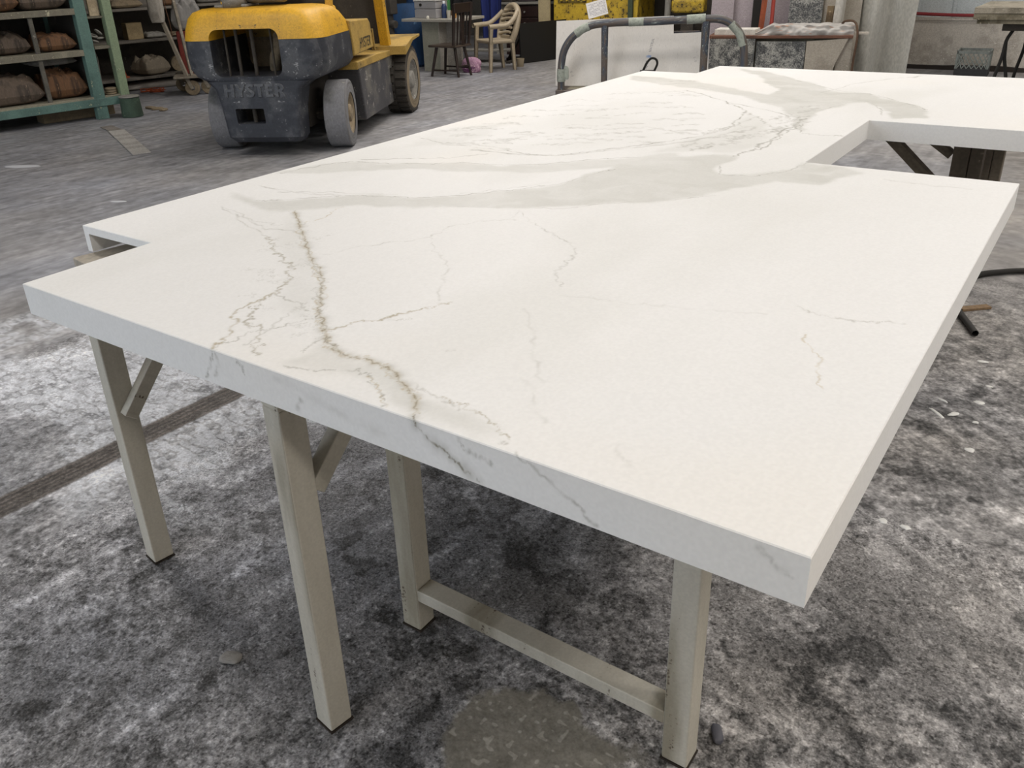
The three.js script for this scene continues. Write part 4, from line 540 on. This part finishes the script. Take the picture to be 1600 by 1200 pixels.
  solo('black_coat', 'black coat hanging beside the bright blue cloth', 'coat', drape(0.44, 0.5, 1.6, 4), std({ color: 0x131415, roughness: 0.95 }), cr.localToWorld(V(-0.3, 0, 0)), 0.3);
  solo('grey_coat', 'slate grey coat at the end of the garment stand', 'coat', drape(0.3, 0.6, 1.6, 9), std({ color: 0x2c3442, roughness: 0.95 }), cr.localToWorld(V(-0.75, 0, 0.08)), 0.3);
}
// ------------------------------------------------------------------ yellow machine at the back
{
  const ym = worn(0xc2a32c, 0x86702a, 0x2e2414, { d: 0.6, c: 0.16, scale: 9, seedo: 6 }, { roughness: 0.6 });
  const o = thing('yellow_machine', 'chipped yellow machine with black rounded opening behind the white slab cart', 'machine', V(-6.3, 0, -11.55), 0.2); o.scale.setScalar(1.1);
  const body = cut(bx(-0.75, 0.42, 0.12, 1.5, -0.9, 0, 0.02), roundPrism(-0.12, 0.14, 0.82, 1.35, -0.55, 0.2, 0.05));
  M('body', body, ym, o); M('vent_panel', bx(-0.68, -0.28, 0.70, 1.4, 0, 0.012), worn(0x6b5a24, 0x2a2113, 0x9a8a3a, { d: 1, c: 0.2, scale: 12 }), o); 
  for (let k = 0; k < 5; k++) M('vent_rib', bx(-0.64 + k * 0.08, -0.61 + k * 0.08, 0.72, 1.38, 0.012, 0.03), ym, o);
  M('strut', bx(0.30, 0.36, 0.2, 1.5, 0.0, 0.06), worn(0x3f4a38, 0x2c3428, 0x6a725a), o); M('side_box', bx(0.44, 0.72, 0.83, 1.4, -0.4, 0.02, 0.02), ym, o); M('cylinder', cyl(V(0.80, 0.3, -0.05), V(0.80, 1.5, -0.05), 0.04), greyM, o); M('arm', beam(V(1.10, 0.45, -0.1), V(1.02, 1.6, -0.1), 0.13, 0.06), yelD, o); M('arm_foot', bx(0.86, 1.28, 0.56, 0.72, -0.16, 0.04, 0.03), ym, o); M('base_frame', bx(-0.8, 1.3, 0, 0.14, -0.9, 0.0, 0.01), grimeShade, o); M('rear_wall', bx(0.42, 1.4, 0.14, 1.6, -0.9, -0.85), grimeShade, o); M('arm_post', bx(0.98, 1.14, 0.14, 0.56, -0.14, -0.02), grimeShade, o);
  M('hose', tube([V(0.9, 0.3, -0.2), V(1.25, 0.7, -0.2), V(1.2, 1.2, -0.2), V(0.95, 1.5, -0.2)], 0.02, 30), blackRubber, o);
  solo('cream_board', 'narrow cream board standing between the cabinet and the yellow machine', 'board', bx(-0.09, 0.09, 0, 1.5, -0.02, 0.02), worn(0xa89a78, 0x8c7f62, 0xc0b494), V(-7.22, 0, -11.32), 0.2);
}
// ------------------------------------------------------------------ slab cart with pipe hoop, white slab
{
  const O = V(-4.561, 0, -7.442), TH = 0.35;
  const pipe = worn(0x5e534a, 0x3d4450, 0x9aa39a, { d: 0.9, c: 0.10, scale: 6, seedo: 11 }, { roughness: 0.6 }), tape = worn(0x9aa096, 0x7b8178, 0xb9beb2, { d: 0.6, scale: 9 });
  const C = thing('slab_cart', 'rusty pipe frame slab cart with taped hoop and two upright posts', 'cart', O, TH); C.updateMatrixWorld(); const W = (x, y, z) => C.localToWorld(V(x, y, z));
  M('hoop', (() => { const pts = [V(0, 0.2, 0), V(0, 0.32, 0), V(0.005, 0.45, 0), V(0.035, 0.58, 0), V(0.12, 0.70, 0), V(0.27, 0.79, 0), V(0.43, 0.815, 0), V(0.9, 0.825, 0), V(1.37, 0.84, 0), V(1.52, 0.83, 0), V(1.64, 0.765, 0), V(1.715, 0.65, 0), V(1.74, 0.5, 0), V(1.745, 0.35, 0), V(1.745, 0.2, 0)]; return new THREE.TubeGeometry(new THREE.CatmullRomCurve3(pts), 90, 0.036, 12); })(), pipe, C);
  M('post', cyl(V(0.43, 0.2, 0), V(0.43, 0.80, 0), 0.03, 0.034), pipe, C); M('post', cyl(V(1.375, 0.2, 0), V(1.375, 0.82, 0), 0.034, 0.038), pipe, C);
  const wrap = (pts, r) => M('tape_wrap', new THREE.TubeGeometry(new THREE.CatmullRomCurve3(pts), 20, r, 10), tape, C);
  wrap([V(0.66, 0.821, 0), V(0.73, 0.823, 0), V(0.80, 0.824, 0)], 0.039); wrap([V(1.2, 0.836, 0), V(1.28, 0.84, 0), V(1.37, 0.845, 0)], 0.043); wrap([V(0.15, 0.722, 0), V(0.21, 0.765, 0), V(0.28, 0.793, 0)], 0.041); wrap([V(1.60, 0.795, 0), V(1.68, 0.71, 0), V(1.725, 0.6, 0)], 0.040); wrap([V(0.0, 0.28, 0), V(0, 0.34, 0), V(0.003, 0.40, 0)], 0.043);
  M('tape_flap', bundle(0.06, 0.13, 0.02, 3, 1).translate(0.05, 0.30, 0.01), tape, C);
  M('deck_frame', [bx(-0.05, 1.8, 0.14, 0.2, -0.05, 0.05, 0.004), bx(-0.05, 1.8, 0.14, 0.2, -0.75, -0.65, 0.004), bx(-0.05, 0.05, 0.14, 0.2, -0.7, 0), bx(1.7, 1.8, 0.14, 0.2, -0.7, 0)], pipe, C); M('deck_board', bx(0.05, 1.7, 0.16, 0.2, -0.65, -0.05), oldWood, C);
  M('back_rest', [bx(0.2, 0.26, 0.2, 0.7, -0.46, -0.4), bx(1.3, 1.36, 0.2, 0.7, -0.46, -0.4), bx(0.2, 1.36, 0.64, 0.7, -0.46, -0.4)], pipe, C);
  for (const [x, z] of [[0.1, -0.06], [1.6, -0.06], [0.1, -0.64], [1.6, -0.64]]) M('caster', (() => { const g = lathe([[0.02, -0.02], [0.06, -0.02], [0.07, -0.01], [0.07, 0.01], [0.06, 0.02], [0.02, 0.02]], 24); g.rotateX(Math.PI / 2); g.translate(x, 0.07, z); return g; })(), blackRubber, C);
  // the white slab leans on the back rest
  const cv = document.createElement('canvas'); cv.width = 1024; cv.height = 512; const c = cv.getContext('2d'); c.fillStyle = '#c6c3be'; c.fillRect(0, 0, 1024, 512);
  for (let i = 0; i < 5000; i++) { c.fillStyle = rnd() < 0.5 ? 'rgba(235,232,226,0.10)' : 'rgba(140,136,130,0.09)'; const y = rr(0, 512); c.fillRect(rr(0, 1024), y, rr(1, 5), rr(2, 18)); }
  for (let i = 0; i < 40; i++) { c.fillStyle = 'rgba(110,104,98,0.25)'; c.fillRect(rr(0, 1024), rr(0, 512), 2, rr(4, 20)); }
  c.fillStyle = '#6b6a6e'; c.save(); c.translate(610, 470); c.rotate(-Math.PI / 2 + 0.17); c.font = 'bold 26px sans-serif'; c.fillText('STONE', 66, 0); c.font = '22px sans-serif'; c.fillText('MATERIAL', 210, 0); c.fillStyle = 'rgba(110,135,180,0.6)'; c.fillRect(168, -24, 16, 30); c.fillRect(176, -14, 12, 22); c.restore();
  c.fillStyle = '#8b8a8c'; c.save(); c.translate(110, 400); c.rotate(1.25); c.font = '20px sans-serif'; c.fillText('II - II', 0, 0); c.restore(); c.save(); c.translate(920, 300); c.rotate(1.25); c.font = '18px sans-serif'; c.fillText('II - II', 0, 0); c.restore();
  const st = new THREE.CanvasTexture(cv); st.colorSpace = THREE.SRGBColorSpace; st.wrapS = st.wrapT = THREE.ClampToEdgeWrapping;
  const pts = [[-0.09, 0.205], [1.42, 0.205], [1.40, 0.71], [1.06, 0.70], [1.05, 0.865], [-0.11, 0.835]];
  const sg = extr(pts, 0.02); { const p = sg.attributes.position, u = sg.attributes.uv; for (let i = 0; i < p.count; i++) u.setXY(i, (p.getX(i) + 0.11) / 1.53, (p.getY(i) - 0.2) / 0.67); }
  sg.translate(0, -0.201, 0); sg.rotateX(-0.28); sg.translate(0, 0.206, -0.17);
  solo('white_slab', 'white stone slab with a stepped corner leaning on the pipe cart', 'slab', sg, std({ map: st, roughness: 0.6 }), O, TH);
  const sc = thing('slab_clamp', 'black steel lifting clamp with loop handle in front of the white slab', 'clamp', W(0.86, 0.201, -0.07), TH);
  M('loop_handle', new THREE.TubeGeometry(new THREE.CatmullRomCurve3([V(-0.06, 0.17, 0), V(-0.02, 0.25, 0), V(0.02, 0.285, 0), V(0.06, 0.275, 0), V(0.075, 0.24, 0), V(0.05, 0.17, 0), V(0.03, 0.13, 0)]), 40, 0.011, 8), blackRubber, sc); M('jaw', bx(-0.09, 0.06, 0, 0.175, -0.02, 0.02, 0.006), blackRubber, sc);
  const pc = document.createElement('canvas'); pc.width = 256; pc.height = 192; const q = pc.getContext('2d'); q.fillStyle = '#d6d4d2'; q.fillRect(0, 0, 256, 192); q.fillStyle = 'rgba(90,88,98,0.6)'; for (let y = 26; y < 175; y += 17) for (let x = 22; x < 230;) { const w = 8 + rnd() * 24; if (rnd() < 0.8) q.fillRect(x, y + rr(-1, 1), w, 6); x += w + 6; }
  const pt = new THREE.CanvasTexture(pc); pt.colorSpace = THREE.SRGBColorSpace;
  solo('paper_sheet', 'white handwritten paper sheet propped above the white slab', 'paper', (() => { const g = new THREE.BoxGeometry(0.20, 0.15, 0.002); g.translate(0, 0.075, 0); g.rotateZ(0.25); g.rotateX(-0.2); return g; })(), std({ map: pt }), W(0.31, 0.855, -0.36), TH);
}
// ------------------------------------------------------------------ stone stack bench, boards, plastic curtain
{
  const granite = (() => { const t = tex(512, 512, (u, v) => { const a = fbm(u * 120, v * 120, 3), b = fbm(u * 14 + 4, v * 14, 4), k = sst(0.3, 0.7, a * 0.5 + b * 0.5); const c = mixc([62, 64, 66], [168, 168, 162], k); return c; }); return texMat(t, { roughness: 0.75 }); })();
  const beige = worn(0xa39c90, 0x857e73, 0xb8b1a5, { d: 0.5, c: 0.04, scale: 5 });
  const a = fl(1105, 138), b = fl(1322, 142), TH = Math.atan2(-(b.z - a.z), b.x - a.x), L = a.distanceTo(b);
  const o = thing('stone_bench', 'workbench clad in speckled granite offcuts with rusty timber top', 'bench', V(a.x, 0, a.z), TH);
  const hT = 0.56;
  M('granite_panel', bx(0, L * 0.33, 0, hT - 0.03, 0, 0.03, 0.004), granite, o); M('granite_panel', bx(L * 0.34, L * 0.685, 0, hT - 0.06, 0, 0.03, 0.004), granite, o); M('beige_panel', extr([[L * 0.69, 0], [L * 0.86, 0], [L * 0.9, 0.28], [L * 0.97, hT - 0.03], [L * 0.69, hT - 0.06]], 0.025), beige, o); M('side_panel', bx(L * 0.9, L, 0, hT - 0.03, -0.05, -0.02), beige, o);
  M('timber_top', bx(-0.02, L + 0.0, hT - 0.03, hT, -0.6, 0.035, 0.005), worn(0x6b4a3a, 0x49322a, 0x8f6a55, { d: 0.6, scale: 5 }), o); M('core', bx(0.05, L - 0.1, 0, hT - 0.03, -0.58, -0.06), oldWood, o);
  o.updateMatrixWorld(); const W = (x, y, z) => o.localToWorld(V(x, y, z));
  solo('wrapped_slab', 'long slab wrapped in grey plastic with orange strap marks on the granite bench', 'parcel', (() => { const g = new THREE.BoxGeometry(L * 0.68, 0.1, 0.4, 70, 8, 24), p = g.attributes.position; for (let i = 0; i < p.count; i++) { const x = p.getX(i), y = p.getY(i), zq = p.getZ(i), e = sst(-L * 0.34, -L * 0.22, x), k = 0.25 + 0.75 * e, w = (fbm(x * 5 + 3, y * 12 + zq * 6, 3) - 0.5), w2 = Math.abs(fbm(x * 7 + zq * 9, y * 12, 3) - 0.5); p.setXYZ(i, x + w * 0.03, y > -0.049 ? (y + 0.05) * k * (0.85 + w * 0.5 + w2 * 0.6) + 0.003 : 0, zq + (w * 0.06 + w2 * 0.08) * Math.sign(zq)); } g.computeVertexNormals(); return g; })(), (() => { const t = tex(512, 256, (u, v) => { const a = fbm(u * 14, v * 5, 4), r = sst(0.66, 0.72, fbm(u * 9 + 3, v * 7, 4)); return mixc(mixc([150, 147, 143], [196, 193, 188], a), [176, 116, 84], r * 0.6); }); return texMat(t, { roughness: 0.4 }); })(), W(L * 0.66, hT, -0.2), TH);
  solo('white_offcut', 'short white stone offcut lying on the granite bench', 'offcut', bx(-0.22, 0.22, 0, 0.06, -0.12, 0.12, 0.004), worn(0xcfccc4, 0xb5b2aa, 0xe0ddd6), W(L * 0.18, hT, -0.15), TH - 0.1);
  solo('thin_batten', 'thin white batten poking out from the wrapped slab', 'batten', bx(-0.1, 0.16, 0, 0.022, -0.02, 0.02), worn(0xc8c0b4, 0xa8a094, 0xdcd6ca), W(L * 0.99, hT, -0.1), TH);
  const lean = (name, label, cat, x, z, w, h, mat, t = 0.02, rot = 0) => solo(name, label, cat, (() => { const g = bx(-w / 2, w / 2, 0, h, -t, 0, 0.003); g.rotateX(-0.10); g.rotateY(rot); return g; })(), mat, W(x, 0.002, z), TH);
  lean('granite_slab', 'dark grey granite slab leaning upright behind the wrapped slab', 'slab', L * 0.63, -0.75, 0.36, 1.5, granite); lean('beige_slab', 'beige slab leaning behind the granite bench', 'slab', L * 0.86, -0.8, 0.5, 1.5, beige);
  const lil = worn(0x9d9498, 0x857c80, 0xb4acae, { d: 0.4, c: 0.02, scale: 4 });
  lean('lilac_panel', 'pale lilac grey panel standing behind the red pole', 'panel', L * 0.42, -1.0, 0.62, 1.5, lil); lean('lilac_panel', 'narrow pale lilac panel beside the orange timber', 'panel', L * 0.16, -0.95, 0.32, 1.5, lil); lean('lilac_panel', 'lilac grey board next to the yellow machine', 'panel', -0.02, -0.85, 0.26, 1.3, lil);
  lean('black_board', 'narrow black board between the lilac boards', 'board', L * 0.25, -0.9, 0.09, 1.5, blackRubber);
  solo('orange_timber', 'orange painted timber standing behind the hoop cart', 'timber', beam(V(0, 0, 0), V(0.08, 1.5, -0.05), 0.06, 0.04), worn(0x9a4f30, 0x73402c, 0xc0884a), W(L * 0.29, 0, -0.72), TH);
  solo('red_pole', 'thin red painted steel pole behind the granite bench', 'pole', cyl(V(0, 0, 0), V(0, 1.9, 0), 0.022), worn(0xa8463c, 0x86352e, 0xc06a60), W(L * 0.385, 0, -0.8));
  solo('wood_stake', 'short splintered brown wood stake leaning on the beige slab', 'stake', [beam(V(0, 0, 0), V(0.02, 0.80, -0.09), 0.07, 0.03)], worn(0x7d6c52, 0x4a3c2a, 0xa08f74, { d: 0.8 }), W(L * 0.80, 0, -0.66), TH);
  solo('bent_rod', 'bent rusty steel rod hooked over the end of the granite bench', 'rod', tube([W(L * 0.9, hT + 0.06, -0.3), W(L * 0.93, hT + 0.12, -0.2), W(L * 1.0, hT + 0.12, -0.05), W(L * 1.025, hT + 0.02, 0.03), W(L * 1.02, 0.3, 0.04), W(L * 1.02, 0.01, 0.05)], 0.012, 50), rust);
  // curtain of plastic sheeting round the column
  const c0 = fl(1324, 150), c1 = fl(1414, 109);
  solo('concrete_column', 'square concrete column wrapped in plastic sheeting', 'column', bx(-0.17, 0.17, 0, CEIL, -0.17, 0.17), concrete, V(-2.42, 0, -11.2));
  const cur = new THREE.MeshPhysicalMaterial({ map: wornTex(0xcccbc5, 0xaba792, 0xd6d5d0, { d: 0.7, c: 0.03, scale: 3, streak: 0.3 }), roughness: 0.45, transmission: 0.25, thickness: 0, side: THREE.DoubleSide });
  const pl = []; const nU = 90, nV = 24; const A = V(-2.82, 0, -10.3), B = V(-2.12, 0, -10.95);
  const g = new THREE.PlaneGeometry(1, 1, nU, nV), p = g.attributes.position;
  for (let i = 0; i < p.count; i++) { const u = p.getX(i) + 0.5, v = p.getY(i) + 0.5; const f = 0.15 * Math.sin(u * 13 + 1.5 * vn(v * 1.5, 3)) * (0.5 + vn(u * 3, 9)) + 0.02 * Math.sin(u * 31 + v * 3) + 0.12 * (fbm(u * 4, v * 2.5, 2) - 0.5), q = A.clone().lerp(B, u); p.setXYZ(i, q.x + f * 0.68, 0.01 + v * 3.2, q.z + f * 0.73); }
  g.computeVertexNormals(); solo('plastic_curtain', 'hanging translucent plastic sheet in long folds before the column', 'curtain', g, cur);
}
// ------------------------------------------------------------------ right back: pipe, crate, stone table
{
  const at = (px, py, z) => { const d = rayOf(px, py), t = z / d.z; return V(d.x * t, EYE + d.y * t, z); };
  const rp = worn(0x8e2f33, 0x6e2427, 0xb05a58); const z = WZ + 0.04;
  solo('red_pipe', 'sagging dark red pipe running along the ledge of the pale wall', 'pipe', new THREE.TubeGeometry(new THREE.CatmullRomCurve3([V(-2.28, 0.635, z), V(-1.95, 0.62, z), V(-1.6, 0.612, z), V(-1.2, 0.618, z), V(-0.5, 0.63, z), V(0.5, 0.63, z), V(2.5, 0.63, z)]), 60, 0.019, 10), rp);
  // milk crate
  const cp = at(1512, 84, -11.25), cr = thing('milk_crate', 'grey plastic milk crate standing by the concrete wall', 'crate', V(-1.42, 0, -11.28), 0.06);
  const cm = worn(0x7b817d, 0x5c615e, 0x9da29c, { d: 0.6 }); const s = 0.17, h = 0.28;
  M('base', bx(-s, s, 0, 0.09, -s, s, 0.006), worn(0x2c2d2f, 0x222325, 0x55575a), cr);
  M('rim', [bx(-s, s, h - 0.03, h, s - 0.015, s), bx(-s, s, h - 0.03, h, -s, -s + 0.015), bx(-s, -s + 0.015, h - 0.03, h, -s, s), bx(s - 0.015, s, h - 0.03, h, -s, s)], cm, cr);
  for (const [x, zz] of [[-s, -s], [s - 0.02, -s], [-s, s - 0.02], [s - 0.02, s - 0.02]]) M('corner_post', bx(x, x + 0.02, 0.09, h, zz, zz + 0.02), cm, cr);
  for (let k = 0; k < 4; k++) { const bars = []; for (let i = -3; i <= 3; i++) for (const d of [-1, 1]) { const x0 = i * 0.05 - d * 0.05, x1 = i * 0.05 + d * 0.05, cl = (v) => Math.max(-s + 0.01, Math.min(s - 0.01, v)); bars.push(beam(V(cl(x0), 0.09, s - 0.008), V(cl(x1), h - 0.03, s - 0.008), 0.008, 0.008)); } const g = merge(bars); g.rotateY(k * Math.PI / 2); M('lattice', g, cm, cr); }
  // stone table
  const tz = -8.6, l = at(1524, 12, tz), m = at(1527, 37, tz);
  const o = thing('stone_table', 'rough stone table of stacked slabs beside the concrete wall', 'table', V(l.x, 0, tz), 0.0);
  const rough = (x0, x1, y0, y1, z0, z1, sd) => { const g = new THREE.BoxGeometry(x1 - x0, y1 - y0, z1 - z0, 24, 3, 16); const p = g.attributes.position; for (let i = 0; i < p.count; i++) { const x = p.getX(i), y = p.getY(i), zq = p.getZ(i), f = (fbm(x * 12 + sd, zq * 12 + y * 20, 3) - 0.5) * 0.02; const e = Math.abs(Math.abs(x) - (x1 - x0) / 2) < 0.001, e2 = Math.abs(Math.abs(zq) - (z1 - z0) / 2) < 0.001; p.setXYZ(i, x + (e ? f : 0) + (x0 + x1) / 2, y + (y0 + y1) / 2, zq + (e2 ? f : 0) + (z0 + z1) / 2); } g.computeVertexNormals(); return uvBox(g); };
  const sM = worn(0x9a9384, 0x6f695b, 0xb9b2a2, { d: 0.7, c: 0.08, scale: 14 }), sD = worn(0x7d7665, 0x57513f, 0xa39c88, { d: 0.8, c: 0.08, scale: 14 });
  const yT = l.y; M('top_slab', rough(0, 1.5, yT - 0.045, yT, -0.85, 0, 1), sM, o); M('lower_slab', rough(0.0, 1.48, yT - 0.095, yT - 0.047, -0.84, -0.008, 5), sD, o); M('timber_packing', rough(0.03, 1.4, yT - 0.13, yT - 0.097, -0.8, -0.03, 9), sD, o); M('under_frame', bx(0.22, 1.4, yT - 0.19, yT - 0.13, -0.75, -0.1, 0.005), grimeShade, o);
  for (const [x, zz] of [[0.30, -0.15], [1.3, -0.15], [0.4, -0.75], [1.3, -0.75]]) { const lg = M('leg', tube([V(x, yT - 0.19, zz), V(x - 0.03, yT - 0.26, zz + 0.01), V(x - 0.04, yT - 0.4, zz + 0.02), V(x - 0.07, yT - 0.6, zz + 0.04), V(x - 0.09, 0, zz + 0.05)], 0.014, 24), blackRubber, o); M('leg_rod', tube([V(x - 0.035, yT - 0.28, zz + 0.01), V(x - 0.02, yT - 0.42, zz), V(x + 0.02, yT - 0.6, zz - 0.02), V(x + 0.03, 0, zz - 0.03)], 0.014, 24), blackRubber, lg); }
}
// ------------------------------------------------------------------ floor litter
{
  const F3 = (px, py, h) => { const p = fl(px, py); p.y = h; return p; };
  solo('black_hose', 'black rubber hose lying on the floor beside the countertop edge', 'hose', new THREE.TubeGeometry(new THREE.CatmullRomCurve3([F3(1495, 450, 0.016), F3(1530, 434, 0.016), F3(1560, 430, 0.016), F3(1600, 428, 0.016), F3(1660, 430, 0.016), F3(1720, 440, 0.016)]), 50, 0.014, 8), std({ color: 0x24221f, roughness: 0.8 }));
  solo('steel_bar', 'short dark steel bar lying on the floor under the countertop edge', 'bar', new THREE.TubeGeometry(new THREE.CatmullRomCurve3([F3(1487, 478, 0.014), F3(1505, 502, 0.014), F3(1523, 526, 0.014)]), 12, 0.013, 8), std({ color: 0x2a2826, roughness: 0.6 }));
  { const a = fl(1500, 485), b = fl(1545, 481); solo('wood_strip', 'thin brown wood strip lying by the steel bar', 'strip', beam(V(a.x, 0.006, a.z), V(b.x, 0.006, b.z), 0.035, 0.01), worn(0x8a7256, 0x6a573f, 0xa38c6d)); }
  { const a = fl(182, 205), b = fl(222, 241), c = fl(166, 198); const mt = worn(0xaaa7a2, 0x8a8782, 0xc2bfba, { d: 0.6, scale: 6 }); solo('floor_strip', 'pale flat strip lying on the floor between rack and forklift', 'strip', beam(V(a.x, 0.006, a.z), V(b.x, 0.006, b.z), 0.15, 0.008), mt); solo('floor_strip', 'dusty worn strip end lying under the edge of the rack', 'strip', beam(V(c.x, 0.004, c.z), V(a.x, 0.004, a.z), 0.12, 0.006), worn(0x86807a, 0x6d6862, 0x9a948c)); }
  const wh = std({ color: 0xeaeae6, roughness: 0.5 });
  const drop = (px, py, w, d, t = 0, lb = 'small white plaster drip dried on the dark floor') => { const g = new THREE.SphereGeometry(1, 18, 8, 0, Math.PI * 2, 0, Math.PI / 2), p = g.attributes.position; for (let i = 0; i < p.count; i++) { const x = p.getX(i), zz = p.getZ(i), k = 0.75 + 0.5 * vn(Math.atan2(zz, x) * 1.6 + px, py); p.setXYZ(i, x * w * k * 1.5, p.getY(i) * 0.004, zz * d * k * 1.6); } g.computeVertexNormals(); solo('plaster_drip', lb, 'drip', g, wh, fl(px, py), t, 'white drips on the floor'); };
  for (const [px, py, w, d, t] of [[1530, 629, 0.010, 0.008, 0], [1515, 703, 0.011, 0.008, 0.3], [1490, 647, 0.016, 0.007, 0.9], [1463, 645, 0.024, 0.004, -0.8], [1474, 626, 0.012, 0.003, -0.5], [1535, 565, 0.013, 0.005, 0.2], [1545, 604, 0.008, 0.004, 0], [1524, 660, 0.007, 0.005, 0], [1380, 814, 0.008, 0.007, 0], [1415, 824, 0.009, 0.006, 0]]) drop(px, py, w, d, t);
  for (const [px, py, w, d, t] of [[35, 260, 0.16, 0.05, 0.5], [185, 315, 0.06, 0.02, 0.5]]) { const g = new THREE.SphereGeometry(1, 18, 6, 0, Math.PI * 2, 0, Math.PI / 2); g.scale(w, 0.004, d); solo('chalk_smear', px < 100 ? 'long whitish chalk smear on the floor near the rack' : 'short whitish chalk smear on the floor beside the countertop', 'smear', g, std({ color: 0xb4b6ba, roughness: 0.9 }), fl(px, py), t); }
  solo('dark_pebble', 'smooth dark pebble lying beside the front bench leg', 'pebble', bundle(0.022, 0.016, 0.045, 2, 1), std({ color: 0x55555c, roughness: 0.6 }), fl(1120, 1150), 0.5);
  solo('stone_chip', 'broken pale stone chip lying on the floor near the bench leg', 'chip', bundle(0.05, 0.012, 0.035, 5, 1), worn(0x8d8a86, 0x6f6c68, 0xa5a29d), fl(362, 1030), 0.4);
}
renderer.render(scene, camera);
